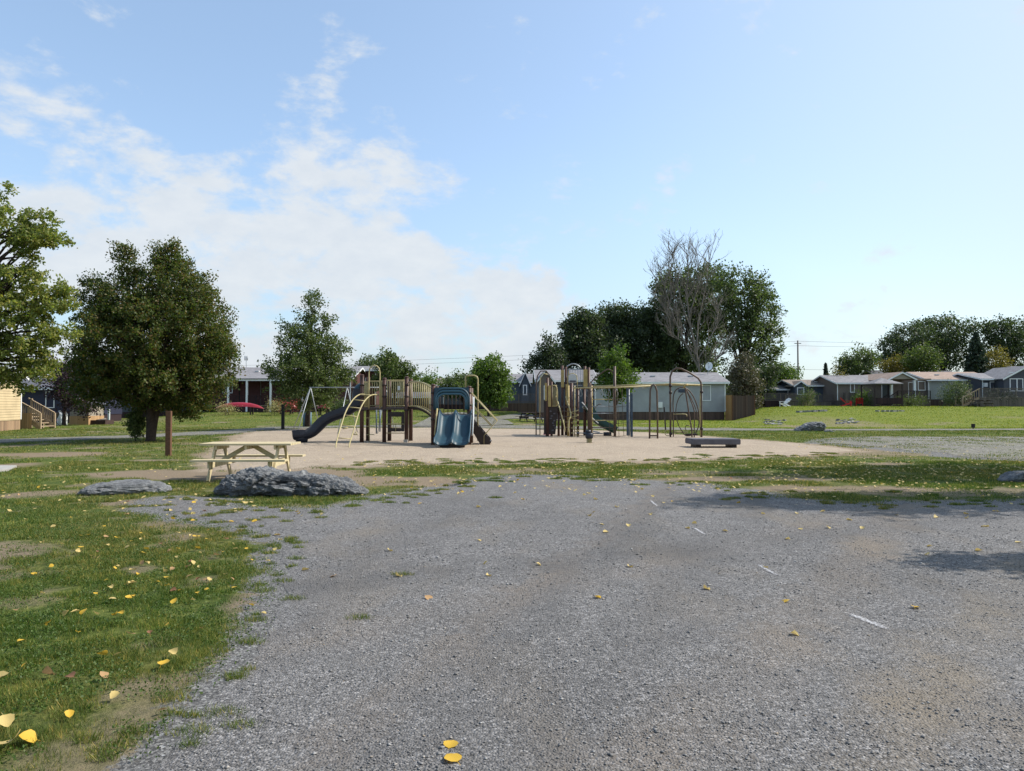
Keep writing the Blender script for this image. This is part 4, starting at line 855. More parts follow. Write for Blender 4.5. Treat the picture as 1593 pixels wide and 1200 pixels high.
# beige house at the left edge (end wall turned to the sun)
def beige():
    p0 = Vector((WX(33, 44.6), 44.6, 0)); d = (Vector((WX(0, 41.5), 41.5, 0))-p0).normalized(); W = 9.2; bk = Vector((-d.y, d.x, 0)); bk = bk if bk.x < 0 else -bk
    root = thing('beige_house', 'beige sided house with a pale plank base at the left edge', 'house', p0)
    pk = .9; zp = 3.55; ze0 = 3.25; zeN = zp-(W-pk)*.24; sk = .62
    def P(t, z): return p0+d*t+Vector((0, 0, z))
    w = MB(); w.prism([P(0, sk-.03), P(W, sk-.03), P(W, zeN), P(pk, zp), P(0, ze0)], bk*9); w.build('wall', 'siding_beige', root)
    s = MB(); s.prism([P(.03, -.2)+bk*.03, P(W-.03, -.2)+bk*.03, P(W-.03, sk-.031)+bk*.03, P(.03, sk-.031)+bk*.03], bk*8.9); s.build('skirting', 'boards_skirt', root)
    r = MB(); f = MB(); o_ = -bk*.3
    for a, b in (((-.25, ze0-.1), (pk, zp+.03)), ((pk, zp+.03), (W+.3, zeN-.05))):
        A, B = P(a[0], a[1])+o_, P(b[0], b[1])+o_; r.prism([A, B, B+Vector((0,0,.1)), A+Vector((0,0,.1))], bk*9.6)
        A, B = A+o_*.1, B+o_*.1; f.prism([A-Vector((0,0,.12)), B-Vector((0,0,.12)), B+Vector((0,0,.09)), A+Vector((0,0,.09))], -o_*.095)
    r.build('roof', 'roof_dark', root); f.prism([P(0, sk)+o_*.1, P(.12, sk)+o_*.1, P(.12, ze0)+o_*.1, P(0, ze0)+o_*.1], -o_*.095); f.build('fascia', 'white_trim', root)
    # wooden stairs at its far corner
    st = thing('wooden_stairs', 'new timber stairs with railings beside the beige house', 'stairs', (p0.x+1.2, p0.y, 0))
    x0 = WX(36, 46); x1 = WX(73, 46); y = 45.4; m = MB(); n = 5
    for i in range(n): x = x0+(x1-x0)*(i+.5)/n; m.box((x, y+.7, 1.0-.2*i-.05), ((x1-x0)/n+.03, 1.4, .05))
    for yy in (y+.05, y+1.35): m.bar((x0, yy, 1.05), (x1, yy, .0), .05, .25)
    m.build('step', 'wood_deck', st)
    for yy in (y, y+1.4):
        r = MB()
        r.bar((x0-.2, yy, 1.95), (x1, yy, 1.0), .1, .06); r.bar((x0-.1, yy, 1.15), (x1, yy, .25), .05, .08)
        for t in (0, .5, 1): r.bb(x0+(x1-x0)*t-.05, x0+(x1-x0)*t+.05, yy-.05, yy+.05, 0, 1.93-.95*t)
        for i in range(12): t = (i+.5)/12; x = x0+(x1-x0)*t; r.bb(x-.02, x+.02, yy-.02, yy+.02, 1.1-.85*t, 1.9-.93*t)
        r.build('railing', 'wood_deck', st)
    s = MB(); s.bb(x0-.3, x0+1.0, y-.06, y-.03, 0, 1.0); s.build('deck_skirt', 'boards_new', st)
beige()
root, zb, ze = home('mobile_home', 'navy sided home with a white double window behind the timber stairs', -10, 112, 58, 604, 588, 'siding_navy', 'roof_dark', 'boards_dark', .7, wins=[(71,85,609,635)])
sh = thing('garden_shed', 'small tan sided shed with pale planks at its base left of the maple', 'shed', (WX(124, 54), 54, 0))
m = MB(); x0, x1 = WX(109, 54), WX(138, 54); z1 = WZ(628, 54); m.prism([(x0, 54, .66), (x1, 54, .66), (x1, 54, z1), ((x0+x1)/2, 54, z1+.35), (x0, 54, z1)], (0, 2, 0)); m.build('wall', 'siding_tanshed', sh)
m = MB(); m.bb(x0-.02, x1+.02, 53.97, 56.02, -.1, .659); m.build('skirting', 'boards_new', sh)
m = MB(); xm = (x0+x1)/2
for s_ in (x0-.15, x1+.15): m.prism([(s_, 53.8, z1-.12), (xm, 53.8, z1+.37), (xm, 53.8, z1+.43), (s_, 53.8, z1-.06)], (0, 2.4, 0))
m.build('roof', 'roof_dark', sh)
root, zb, ze = home('mobile_home', 'dark low home half hidden behind the maple foliage', 140, 300, 74, 616, 603, 'siding_slate', 'roof_dark', 'boards_dark', .7, wins=[(150,160,618,634),(205,222,618,634)])
# brick homes
root, zb, ze = home('brick_home', 'red brick home with a deep porch and white posts behind the canoes', 318, 545, 76, 588, 573, 'brick', 'roof_grey', 'boards_dark', .6, depth=9, wins=[(346,352,588,612),(354,362,588,612)], vents=(400,))
xa, xb = WX(336, 73), WX(490, 73); m = MB(); zf = zb+.75
pr = MB(); pr.prism([(xa-.3, 73, ze-.42), (xb, 73, ze-.42), (xb, 73, ze-.25), (xa-.3, 73, ze-.25)], (0, .08, 0)); pr.build('fascia', 'white_trim', root)
pr = MB(); pr.prism([(xa-.3, 72.9, ze-.24), (xa-.3, 75.98, ze+.16), (xa-.3, 75.98, ze+.24), (xa-.3, 72.9, ze-.16)], (xb-xa+.3, 0, 0)); pr.build('porch_roof', 'roof_grey', root)
for px in (355, 384, 421, 470):
    q = MB(); x = WX(px, 73.1); q.bb(x-.09, x+.09, 73.01, 73.19, zb, ze-.421); q.build('porch_post', 'white_trim', root)
deck(root, xa, xb, 73, 75.97, zb-.2, zf-.1, 'boards_dark', .95)
door(root, WX(372, 76), WX(385, 76), zf, WZ(590, 76), 76, 'red_door', 'dark_opening'); door(root, WX(405, 76), WX(421, 76), zf, WZ(590, 76), 76, 'window_glass', 'bark_grey')
home('brick_home', 'second red brick home with a flat white roof edge behind the tube slide', 545, 584, 82, 576, 571, 'brick', 'roof_grey', 'boards_dark', .7, depth=7, wins=[(553,562,588,600),(568,575,588,594)])
# centre
root, zb, ze = home('mobile_home', 'dark blue home with white trimmed gable left of the grey taupe home', 754, 838, 84, 594, 583, 'siding_blue', 'roof_grey', 'boards_brown', .8, wins=[(788,793,600,618)], gables=[(811,823,580,.5,'siding_blue')])
window(root, WX(813.5, 83.45), WX(820, 83.45), WZ(615, 83.45), WZ(599, 83.45), 83.45)
deck(root, WX(778, 80.6), WX(836, 80.6), 80.6, 83.4, zb-.1, zb+1.0, 'wood_grey', .95, 'boards_brown')
home('mobile_home', 'distant blue home with a grey roof seen above the dense oval tree side', 690, 770, 110, 606, 598, 'siding_slate', 'roof_dark', 'boards_dark', .8)
home('mobile_home', 'low dark home seen through the bars of the left climbing tower', 590, 668, 96, 618, 611, 'siding_slate', 'roof_dark', 'boards_dark', .8, wins=[(612,620,617,627)])
home('mobile_home', 'distant roof showing above the double slide hood', 676, 700, 125, 600, 589, 'siding_slate', 'roof_brown', 'boards_dark', .8, depth=9)
root, zb, ze = home('mobile_home', 'taupe gabled home standing behind the right climbing tower', 838, 925, 69.8, 592, 577, 'siding_blue', 'roof_grey', 'boards_brown', .8, depth=8, gables=[(838,860,577,.9,'siding_taupe')], wins=[(880,890,600,618)], zb=0)
window(root, WX(846, 68.85), WX(852, 68.85), WZ(622, 68.85), WZ(600, 68.85), 68.85)
root, zb, ze = home('mobile_home', 'long pale grey home with a brown plank base and one white window', 926, 1128, 69, 595, 581, 'siding_grey', 'roof_grey', 'boards_brown', .95, depth=8, wins=[(1092,1106,599,624)], vents=(1016, 1075), zb=-.1)
m = MB(); x = WX(1027, 69); m.bb(x-.2, x+.2, 68.86, 68.99, 1.2, 1.75); m.build('meter_box', 'white_trim', root)
# satellite dish on mast
d = thing('satellite_dish', 'white satellite dish on a bent mast over the long grey home', 'satellite dish', (WX(1098, 72), 72, 3.2))
c = pt(1103, 570, 72); m = MB(); nrm = Vector((-.45, -1, .35)).normalized(); a1 = nrm.cross(Vector((0, 0, 1))).normalized(); a2 = nrm.cross(a1); vs = [c-nrm*.12]; fs = []
for i in (1, 2, 3, 4):
    for k in range(20): an = k*2*math.pi/20; rr = .42*i/4; vs.append(c+(a1*math.cos(an)*.8+a2*math.sin(an))*rr*1.05+nrm*(-.12+.12*(i/4)**2))
fs = [(0, 1+k, 1+(k+1) % 20) for k in range(20)]+[(1+i*20+k, 1+(i+1)*20+k, 1+(i+1)*20+(k+1) % 20, 1+i*20+(k+1) % 20) for i in range(3) for k in range(20)]
m.add(vs, fs, True); m.build('dish', 'white_trim', d)
m = MB(); m.tube(catmull([c-nrm*.1, c+Vector((-.1, .1, -.7)), pt(1098, 590, 72), pt(1092, 591, 72)+Vector((0, 0, -.3))], 4), .035, 6); m.build('mast', 'galvanised', d)
m = MB(); m.tube([c+a2*.35, c+nrm*.5-a2*.1], .015, 5); m.box(c+nrm*.52-a2*.1, (.08, .1, .08)); m.build('feed_arm', 'galvanised', d)
# plank fence
f = thing('plank_fence', 'tall brown plank fence with one fresh orange panel at the end of the grey home', 'fence', (WX(1150, 67), 67, 0))
ztop = WZ(615, 68)
m = MB(); m.prism([(WX(1128, 69.2), 69.2, -.2), (WX(1140.5, 67), 67, -.2), (WX(1140.5, 67), 67, ztop), (WX(1128, 69.2), 69.2, ztop)], (0, .04, 0)); m.build('panel', 'boards_side', f)
x0, x1 = WX(1140.6, 67), WX(1173, 67)
m = MB(); x = x0
k = 0
while x < x1: m.bb(x, x+.135, 67+.004*(k % 2), 67.03, -.2, ztop-.05+random.uniform(-.03, .03)); x += .14; k += 1
m.build('panel', 'boards_brown', f)
for xx in (x0-.06, x1+.06): m = MB(); m.bb(xx-.05, xx+.05, 66.98, 67.08, -.2, ztop); m.build('post', 'wood_post', f)
# right hand homes
root, zb, ze = home('mobile_home', 'low teal blue home just right of the plank fence', 1178, 1226, 92, 606, 599, 'siding_teal', 'roof_grey', 'boards_grey', .55, depth=7)
deck(root, WX(1190, 89), WX(1240, 89), 89, 91.9, zb, zb+.9, 'wood_grey', .8)
root, zb, ze = home('mobile_home', 'slate blue home with a small front gable and white window', 1237, 1298, 90, 600, 592, 'siding_blue', 'roof_brown', 'boards_grey', .6, depth=7, wins=[(1291,1298,604,614)], gables=[(1237,1254,594,.5,'siding_blue')], vents=(1270,))
window(root, WX(1240, 89.45), WX(1251, 89.45), WZ(615, 89.45), WZ(603, 89.45), 89.45)
deck(root, WX(1222, 87), WX(1300, 87), 87, 89.4, zb, zb+.55, 'wood_grey', .8, 'boards_grey'); stairs(root, WX(1266, 86), 85.8, zb+.9, zb, -1.0, 1, 'wood_deck')
root, zb, ze = home('mobile_home', 'taupe home with a white gridded window behind the red garden chairs', 1303, 1372, 86, 596, 585, 'siding_taupe', 'roof_grey', 'boards_grey', .7, depth=8, wins=[(1322.5,1330,596.5,611)])
ac = MB(); ac.bb(WX(1312, 85.3), WX(1330, 85.3), 84.9, 85.3, hz(WX(1320, 85), 85), WZ(611, 85.3)); ac.build('fence_panel', 'boards_grey', root)
home('mobile_home', 'dark roofed home showing above and behind the taupe home', 1372, 1402, 108, 588, 577, 'siding_slate', 'roof_dark', 'boards_grey', .7, depth=8)
home('mobile_home', 'home whose gable tip shows above the middle of the tan roof', 1468, 1500, 112, 586, 578, 'siding_slate', 'roof_dark', 'boards_grey', .7, depth=8)
home('mobile_home', 'grey roofed home rising behind the right edge home', 1550, 1640, 104, 583, 571, 'siding_slate', 'roof_grey', 'boards_grey', .7, depth=8)
root, zb, ze = home('mobile_home', 'pale sage home with a tan shingle roof and gabled corner porch', 1445, 1545, 85, 591, 580, 'sagegrey', 'roof_tan', 'boards_brown', .85, depth=8, wins=[(1498,1504,594,606),(1523.5,1527.5,593,608)], vents=(1458, 1496, 1534))
Yp = 84.4
m = MB(); xa, xb, xm = WX(1384, Yp-2), WX(1424, Yp-2), WX(1404, Yp-2); zp = WZ(580, Yp-2); zl = WZ(590, Yp-2)
m.prism([(xa+.2, Yp-1.9, zl), (xb-.2, Yp-1.9, zl), (xm, Yp-1.9, zp-.05)], (0, .1, 0)); m.build('gable_wall', 'siding_tanshed', root)
m = MB()
for xx in (xa-.2, xb+.2): m.prism([(xx, Yp-2.1, zl-.08), (xm, Yp-2.1, zp+.02), (xm, Yp-2.1, zp+.1), (xx, Yp-2.1, zl)], (0, 9, 0))
m.build('gable_roof', 'roof_tan', root); m = MB()
for xx in (xa-.2, xb+.2): m.prism([(xx, Yp-2.14, zl-.18), (xm, Yp-2.14, zp-.08), (xm, Yp-2.14, zp+.09), (xx, Yp-2.14, zl-.02)], (0, .03, 0))
m.build('fascia', 'white_trim', root)
m = MB(); m.bb(WX(1388, Yp+1), WX(1446, Yp+1), Yp+1, Yp+1.2, zb+.8, ze-.02); m.build('porch_wall', 'siding_taupe', root)
m = MB(); m.bb(WX(1424, Yp-2), WX(1450, Yp-2), Yp-1.9, Yp+.4, ze-.1, ze+.05); m.build('porch_roof', 'roof_tan', root)
for px in (1388, 1424): m = MB(); x = WX(px, Yp-2); m.bb(x-.12, x+.12, Yp-1.98, Yp-1.74, zb, zl-.1); m.build('porch_post', 'white_trim', root)
window(root, WX(1428, Yp+1), WX(1440, Yp+1), WZ(608, Yp+1), WZ(593, Yp+1), Yp+1); door(root, WX(1413, Yp+1), WX(1422, Yp+1), zb+.9, WZ(595, Yp+1), Yp+1, 'curtain')
deck(root, WX(1396, Yp-2), WX(1448, Yp-2), Yp-2.1, Yp+.9, zb, zb+.85, 'wood_dark', .9, 'boards_grey'); stairs(root, WX(1398, Yp-2), Yp-2.0, zb+.85, zb, -1.3, 1.1, 'wood_dark')
root, zb, ze = home('mobile_home', 'dark blue home with sliding glass door and raised deck at the right edge', 1529, 1640, 82, 590, 582, 'siding_slate', 'roof_grey', 'boards_grey', .9, depth=8, doors=[(1540,1560,594,609)], gables=[(1562,1632,571,1.6,'siding_slate')])
window(root, WX(1571, 80.4), WX(1592, 80.4), WZ(609, 80.4), WZ(589, 80.4), 80.4)
m = MB(); x = WX(1583, 80.3); m.bb(x-.05, x+.05, 80.31, 80.39, WZ(608, 80), WZ(590, 80)); m.build('mullion', 'white_trim', root)
m = MB(); x = WX(1575, 80.3); m.bb(x-.3, x+.4, 80.3, 80.39, WZ(580.5, 80.3), WZ(579, 80.3)); m.build('gable_vent', 'white_trim', root)
deck(root, WX(1524, 78), WX(1640, 78), 78, 80.35, zb-.1, zb+1.0, 'wood_grey', .95, 'boards_grey'); stairs(root, WX(1525, 78), 78.1, zb+1.0, zb, -1.9, 1.2, 'wood_deck')
m = MB(); m.box(pt(1533, 599, 81.8), (.35, .3, .45)); m.build('lamp', 'dish_grey', root)
# gazebo
gz_ = thing('gazebo', 'dark framed gazebo with a pale metal roof beside the gabled porch', 'gazebo', (WX(1380, 81), 81, hz(WX(1380, 81), 81)))
zb2 = hz(WX(1380, 81), 81); xa, xb = WX(1361, 80), WX(1404, 80); zr = WZ(595, 80)
m = MB(); ap = Vector(((xa+xb)/2, 81.5, zr+.55)); cs = [Vector((xa-.1, 79.9, zr-.12)), Vector((xb+.1, 79.9, zr-.12)), Vector((xb+.1, 83.2, zr-.12)), Vector((xa-.1, 83.2, zr-.12))]
m.add(cs+[ap]+[c+Vector((0,0,-.08)) for c in cs], [(0,1,4),(1,2,4),(2,3,4),(3,0,4),(0,5,6,1),(1,6,7,2),(2,7,8,3),(3,8,5,0),(5,8,7,6)]); m.build('roof', 'roof_grey', gz_)
for xx in (xa, xb):
    for yy in (80, 83): m = MB(); m.bb(xx-.06, xx+.06, yy-.06, yy+.06, zb2-.2, zr-.13); m.build('post', 'wood_dark', gz_)
m = MB(); m.bb(xa, xb, 79.96, 80.0, zb2+.25, zb2+.95); m.build('railing', 'boards_dark', gz_)
m = MB(); m.bb(xa, xb, 80.1, 83, zb2-.1, zb2+.12); m.build('floor', 'wood_dark', gz_)

# ------------------------------------------------------------------ yard things
def canoe(label, pa, pb, py, Y, w, group):
    xa, xb = WX(pa, Y), WX(pb, Y); z = WZ(py, Y); root = thing('canoe', label, 'canoe', ((xa+xb)/2, Y, z), group); n = 16; vs = []; fs = []
    for i in range(n+1):
        t = i/n; x = xa+(xb-xa)*t; s = max(.02, math.sin(math.pi*t)**.6); rise = .10*(2*abs(t-.5))**3
        for k in range(7): a = math.pi*k/6; vs.append((x, Y+math.cos(a)*w/2*s, z+math.sin(a)*.42*s-.0-rise*2))
    fs = [(i*7+k, i*7+k+1, (i+1)*7+k+1, (i+1)*7+k) for i in range(n) for k in range(6)]; m = MB(); m.add(vs, fs, True); m.build('hull', 'red_canoe', root)
    for t in (.25, .75): m = MB(); x = xa+(xb-xa)*t; m.bb(x-.06, x+.06, Y-.4, Y+.4, z-.12, z-.03); m.bb(x-.06, x+.06, Y-.35, Y-.27, hz(x, Y)-.1, z-.121); m.bb(x-.06, x+.06, Y+.27, Y+.35, hz(x, Y)-.1, z-.121); m.build('rack', 'wood_dark', root)
canoe('long overturned red canoe in front of the brick porch', 334, 411, 633, 67.5, .9, 'overturned red canoes'); canoe('short end of an overturned red canoe right of the mum bush', 430, 462, 632, 69, .9, 'overturned red canoes'); canoe('overturned red canoe seen below the linden foliage', 492, 515, 635, 66.5, .8, 'overturned red canoes')
def tank(label, px, Y, z0):
    x = WX(px, Y); root = thing('propane_tank', label, 'propane tank', (x, Y, z0), 'white propane tanks'); m = MB(); R = .19
    m.lathe((x, Y, z0), [(R*.8, 0), (R, .06), (R, .75), (R*.85, .88), (R*.4, .96), (.001, .98)], 14); m.build('body', 'white_tank', root)
    m = MB(); m.lathe((x, Y, z0), [(R*.45, .93), (R*.45, 1.08)], 10); m.box((x, Y, z0+1.02), (.06, .06, .12)); m.build('collar', 'white_tank', root)
tank('left white propane tank of the pair beside the tan shed', 93.5, 53, 0); tank('right white propane tank of the pair, touching the tan shed', 101, 52.7, 0)
def fold_chair():
    x = WX(84, 50); r = thing('folding_chair', 'dark folding chair beside the white propane tanks', 'chair', (x, 50, 0)); m = MB()
    for s in (-.25, .25): m.tube([(x-.3, 50+s, 0), (x+.2, 50+s, .95)], .02, 6); m.tube([(x+.35, 50+s, 0), (x-.25, 50+s, .5)], .02, 6)
    m.build('frame', 'black', r); m = MB(); m.box((x-.02, 50, .45), (.5, .5, .04)); m.build('seat', 'seat_red', r); m = MB(); m.box((x+.16, 50, .75), (.04, .5, .4), ry=.4); m.build('backrest', 'black', r)
fold_chair()
fp = thing('fire_pit', 'square dark fire pit in the grass right of the tan shed', 'fire pit', gp(151, 660)); c = gp(151, 661)
m = MB(); m.bb(c.x-.62, c.x+.62, c.y, c.y+.08, 0, .34); m.bb(c.x-.62, c.x+.62, c.y+1.1, c.y+1.18, 0, .34); m.bb(c.x-.62, c.x-.54, c.y+.081, c.y+1.099, 0, .34); m.bb(c.x+.54, c.x+.62, c.y+.081, c.y+1.099, 0, .34); m.build('wall', 'firepit', fp)
m = MB(); m.tube([(c.x-.3, c.y+.4, .3), (c.x+.35, c.y+.6, .42)], .07, 8); m.tube([(c.x-.1, c.y+.3, .3), (c.x+.1, c.y+.9, .44)], .06, 8); m.build('log', 'bark_grey', fp)
m = MB(); x = WX(169, 60); m.bb(x-.07, x+.07, 60, 60.12, 0, 1.1); tag(m.build('stake', 'dish_grey'), 'short pale stake standing behind the fire pit', 'stake')
# bare posts
c = gp(262, 709); m = MB(); m.box((c.x, c.y, .63), (.15, .15, 1.48), rz=.12); o = m.build('wooden_post', 'wood_post', bevel=.008); tag(o, 'bare brown square wooden post between maple trunk and picnic table', 'post')
c = gp(440, 668); m = MB(); m.box((c.x, c.y, .75), (.17, .17, 1.6)); tag(m.build('wooden_post', 'black', bevel=.01), 'short black post at the back edge of the sand by the swing set', 'post')
c = gp(1514, 667.5); m = MB(); m.tube([(c.x, c.y, c.z-.05), (c.x, c.y, c.z+.08)], .04, 8); m.box((c.x, c.y, c.z+.2), (.17, .15, .25)); tag(m.build('path_light', 'black', bevel=.01), 'little black box light on the lawn by the far path', 'light')
# chairs in the gardens
def adirondack(label, px, py, Y, mat, rz, group=None):
    x = WX(px, Y); b = Vector((x, Y, hz(x, Y))); r = thing('garden_chair', label, 'chair', b, group); R = Matrix.Rotation(rz, 3, 'Z')
    def T(a, b_, c_): return b+R @ Vector((a, b_, c_))
    m = MB()
    for i in range(5): u = -.26+.13*i; m.bar(T(u, .05, .36), T(u*1.25, .62, 1.0-.05*abs(i-2)), .11, .025, R @ Vector((0, -1, .5)))
    m.build('backrest', mat, r); m = MB()
    for i in range(5): v = -.45+.12*i; m.bar(T(-.28, v, .42-.025*i*1.0), T(.28, v, .42-.025*i), .1, .025)
    m.build('seat', mat, r)
    for s in (-1, 1):
        m = MB(); m.bar(T(s*.33, -.42, 0), T(s*.33, -.42, .58), .05, .12); m.build('leg', mat, r)
        m = MB(); m.bar(T(s*.33, -.5, .4), T(s*.33, .55, .02), .04, .12); m.build('leg', mat, r); m = MB(); m.bar(T(s*.36, -.5, .6), T(s*.36, .38, .6), .13, .03); m.build('armrest', mat, r)
adirondack('left red garden chair turned sideways on the lawn edge', 1317, 633, 80, 'red_chair', 1.3, 'red garden chairs'); adirondack('right red garden chair facing away beside the feathery bush', 1337, 631, 82, 'red_chair', 2.7, 'red garden chairs')
adirondack('white reclining garden chair before the teal home', 1221, 633, 82, 'white_trim', -1.2)
adirondack('dark seat on the porch of the pale sage home', 1432, 613, 84.3, 'black', 0)
m = MB(); c = gp(1383, 640.5)
for k in range(6): m.box((c.x+k*.45-1, c.y+random.uniform(-.2, .2), c.z+.05), (.5, .3, .14), rz=random.uniform(0, 1))
tag(m.build('edging_stones', 'rock'), 'small cluster of dark stones on the right lawn', 'stones')
m = MB(); c = gp(1266, 642)
for k in range(8): m.box((c.x+k*.42-1.3, c.y+random.uniform(-.2, .2)+k*.25, hz(c.x+k*.42-1.3, c.y+k*.25)+.05), (.5, .35, .2), rz=random.uniform(0, 1))
tag(m.build('edging_stones', 'rock'), 'row of dark flat stones in the green bank above the boulder', 'stones')
for k, (a, b, lab) in enumerate(((1318,656,'loose field stones at the foot of the green bank'),(1205,657,'scattered pale stones in the bank near the fence'))):
    P = MB()
    for i in range(30):
        c = gp(a+random.uniform(-16, 16), b+random.uniform(-4, 4)); P.box(c, (random.uniform(.1, .3), .2, random.uniform(.08, .16)), rz=random.uniform(0, 3), rx=random.uniform(-.3, .3))
    tag(P.build('field_stones', 'pebble'), lab, 'stones', kind='stuff')
# picnic tables
def picnic(label, X, Y, L, mat, rz=0, z0=0, w=.78, group=None):
    r = thing('picnic_table', label, 'picnic table', (X, Y, z0), group); b = Vector((X, Y, z0)); R = Matrix.Rotation(rz, 3, 'Z')
    def T(a, b_, c_): return b+R @ Vector((a, b_, c_))
    m = MB(); n = 5
    for i in range(n): v = -w/2+w*(i+.5)/n; m.box(T(0, v, .745), (L+random.uniform(-.01, .01), w/n-.012, .038), rz=rz)
    m.build('tabletop', mat, r)
    for s in (-1, 1):
        m = MB()
        for i in range(2): v = s*(.62+.14*i); m.box(T(0, v, .44), (L, .13, .038), rz=rz)
        m.build('bench', mat, r)
    for e in (-1, 1):
        x = e*(L/2-.30)
        for s in (-1, 1): m = MB(); m.bar(T(x, s*.22, .722), T(x, s*.66, 0), .095, .04, R @ Vector((1, 0, 0))); m.build('leg', mat, r)
        m = MB(); m.box(T(x-e*.045, 0, .355), (.04, 1.50, .14), rz=rz); m.build('bench_support', mat, r)
        m = MB(); m.box(T(x-e*.045, 0, .68), (.04, w-.08, .085), rz=rz); m.build('cleat', mat, r)
        m = MB(); m.bar(T(x-e*.07, 0, .40), T(e*.06, 0, .70), .09, .04, R @ Vector((0, 1, 0))); m.build('brace', mat, r)
    m = MB(); m.box(T(0, 0, .68), (.05, w-.1, .085), rz=rz); m.build('cleat', mat, r)
    return r
picnic('pale unpainted timber picnic table behind the large boulder', WX(391, 15.35), 15.35, 1.9, 'wood_pale', .03)
x = WX(826, 58); picnic('dark weathered picnic table on the lawn before the taupe home', x, 58, 2.0, 'wood_dark', .5, hz(x, 58))
x = WX(1525, 77); picnic('grey picnic table below the raised deck of the dark blue home', x, 76.8, 2.2, 'wood_grey', 0, hz(x, 76.8))
# utility pole and wires
pl = thing('utility_pole', 'tall grey utility pole with wires behind the teal home', 'utility pole', (WX(1242, 130), 130, 1.2)); x = WX(1242, 130)
m = MB(); m.tube([(x, 130, 1), (x, 130, WZ(530, 130))], .19, 8, r2=.13); m.build('pole', 'pole_wood', pl)
m = MB(); m.bb(x-.6, x+.6, 129.95, 130.05, WZ(535, 130), WZ(534, 130)); m.build('crossarm', 'pole_wood', pl)
m = MB(); 
for dz, y2, y3 in ((531, 531, 560), (538, 536, 566), (575, 568, 584)):
    for xe, pye in ((WX(1800, 150), y2),):
        A = Vector((x, 130, WZ(dz, 130))); B = Vector((xe, 150, WZ(pye, 150))); pts = [A.lerp(B, t/12)+Vector((0, 0, -1.2*4*(t/12)*(1-t/12)*.5)) for t in range(13)]; m.tube(pts, .018, 4)
    A = Vector((x, 130, WZ(dz, 130))); B = Vector((WX(-100, 190), 190, WZ(y3+14, 190))); pts = [A.lerp(B, t/20)+Vector((0, 0, -1.5*4*(t/20)*(1-t/20))) for t in range(21)]; m.tube(pts, .018, 4)
m.build('wire', 'black', pl)
an = thing('antenna', 'small mast antenna above the brick porch roof', 'antenna', pt(383, 572, 84)); m = MB(); m.tube([pt(383, 574, 84), pt(383, 556, 84)], .03, 6); m.build('mast', 'galvanised', an)
m = MB(); [m.tube([pt(381+2*k, 561, 84), pt(381+2*k, 554, 84)], .05, 6) for k in range(3)]; m.build('head', 'galvanised', an)
an = thing('antenna', 'small roof antenna on the dark blue home left of centre', 'antenna', pt(790, 588, 88)); m = MB(); m.tube([pt(790, 590, 88), pt(790, 581, 88)], .03, 6); m.tube([pt(788, 582.5, 88), pt(792, 580, 88)], .05, 6); m.build('mast', 'galvanised', an)
# ------------------------------------------------------------------ playground, left structure
ps = thing('play_structure', 'tan and brown climbing structure with arched bridge, dark tube slide and blue double slide', 'play structure', (WX(640, 29.5), 29.5, 0))
def post(px, pytop, Y, r, mat='post_brown', root=None, cap=True, name='post', zb=-.1):
    m = MB(); x = WX(px, Y); zt = WZ(pytop, Y); m.tube([(x, Y, zb), (x, Y, zt)], r, 12)
    if cap: m.tube([(x, Y, zt), (x, Y, zt+.03), (x, Y, zt+.06)], [r*1.12, r*1.05, r*.5], 12)
    return m.build(name, mat, root)
def T_(root, pts, r, mat='tube_tan', name='rail', seg=8, smoothn=0):
    m = MB(); P = [pt(*p) if not isinstance(p, Vector) else p for p in pts]; m.tube(catmull(P, smoothn) if smoothn else P, r, seg); return m.build(name, mat, root)
YA = 29.6; YB = 27.9; YA2 = YA+1.25; YB2 = YB+1.3
def wx(px, Y): return WX(px, Y)
for px, top, Y in ((563,585,YA), (598,590,YA), (632.5,588,YA-.1), (674,600,YB), (730,603,YB)): post(px, top, Y, .085, root=ps)
# rear posts stand behind the front ones
def rear(px, top, Y, Y2):
    x = WX(px, Y); m = MB(); m.tube([(x, Y2, -.1), (x, Y2, WZ(top, Y))], .085, 12); m.build('post', 'post_brown', ps)
for px, top, Y, Y2 in ((563,585,YA,YA2), (598,590,YA,YA2), (632.5,588,YA,YA2), (674,600,YB,YB2), (730,603,YB,YB2)): rear(px, top, Y, Y2)
zA = WZ(634, YA); zB = WZ(648, YB)
m = MB(); m.bb(WX(563, YA), WX(632.5, YA), YA-.06, YA2+.06, zA-.10, zA); m.build('deck', 'deck_metal', ps)
m = MB(); m.bb(WX(674, YB), WX(730, YB), YB-.04, YB2+.06, zB-.10, zB); m.build('deck', 'deck_metal', ps)
def barrier(root, xa, ya, xb, yb, z0, z1, n, mat='tube_tan', r=.014, rail=.022, name='barrier', curve=0):
    m = MB(); A = Vector((xa, ya, 0)); B = Vector((xb, yb, 0))
    f = lambda t: curve*(4*t*(1-t))
    m.tube([A.lerp(B, t/8)+Vector((0, 0, z1+f(t/8))) for t in range(9)], rail, 8); m.tube([A.lerp(B, t/8)+Vector((0, 0, z0+f(t/8))) for t in range(9)], rail, 8)
    for i in range(n): t = (i+.5)/n; p = A.lerp(B, t); m.tube([p+Vector((0, 0, z0+f(t))), p+Vector((0, 0, z1+f(t)))], r, 6)
    return m.build(name, mat, root)
zr = WZ(592, YA)
barrier(ps, WX(601, YA), YA, WX(629.5, YA), YA, zA+.06, zr, 9, r=.019)
barrier(ps, WX(566, YA2), YA2, WX(632, YA2), YA2, zA+.06, zr, 18)
m = MB(); m.box(pt(620.5, 604, YA-.04), (.10, .02, .17)); m.build('plaque', 'dish_grey', ps)
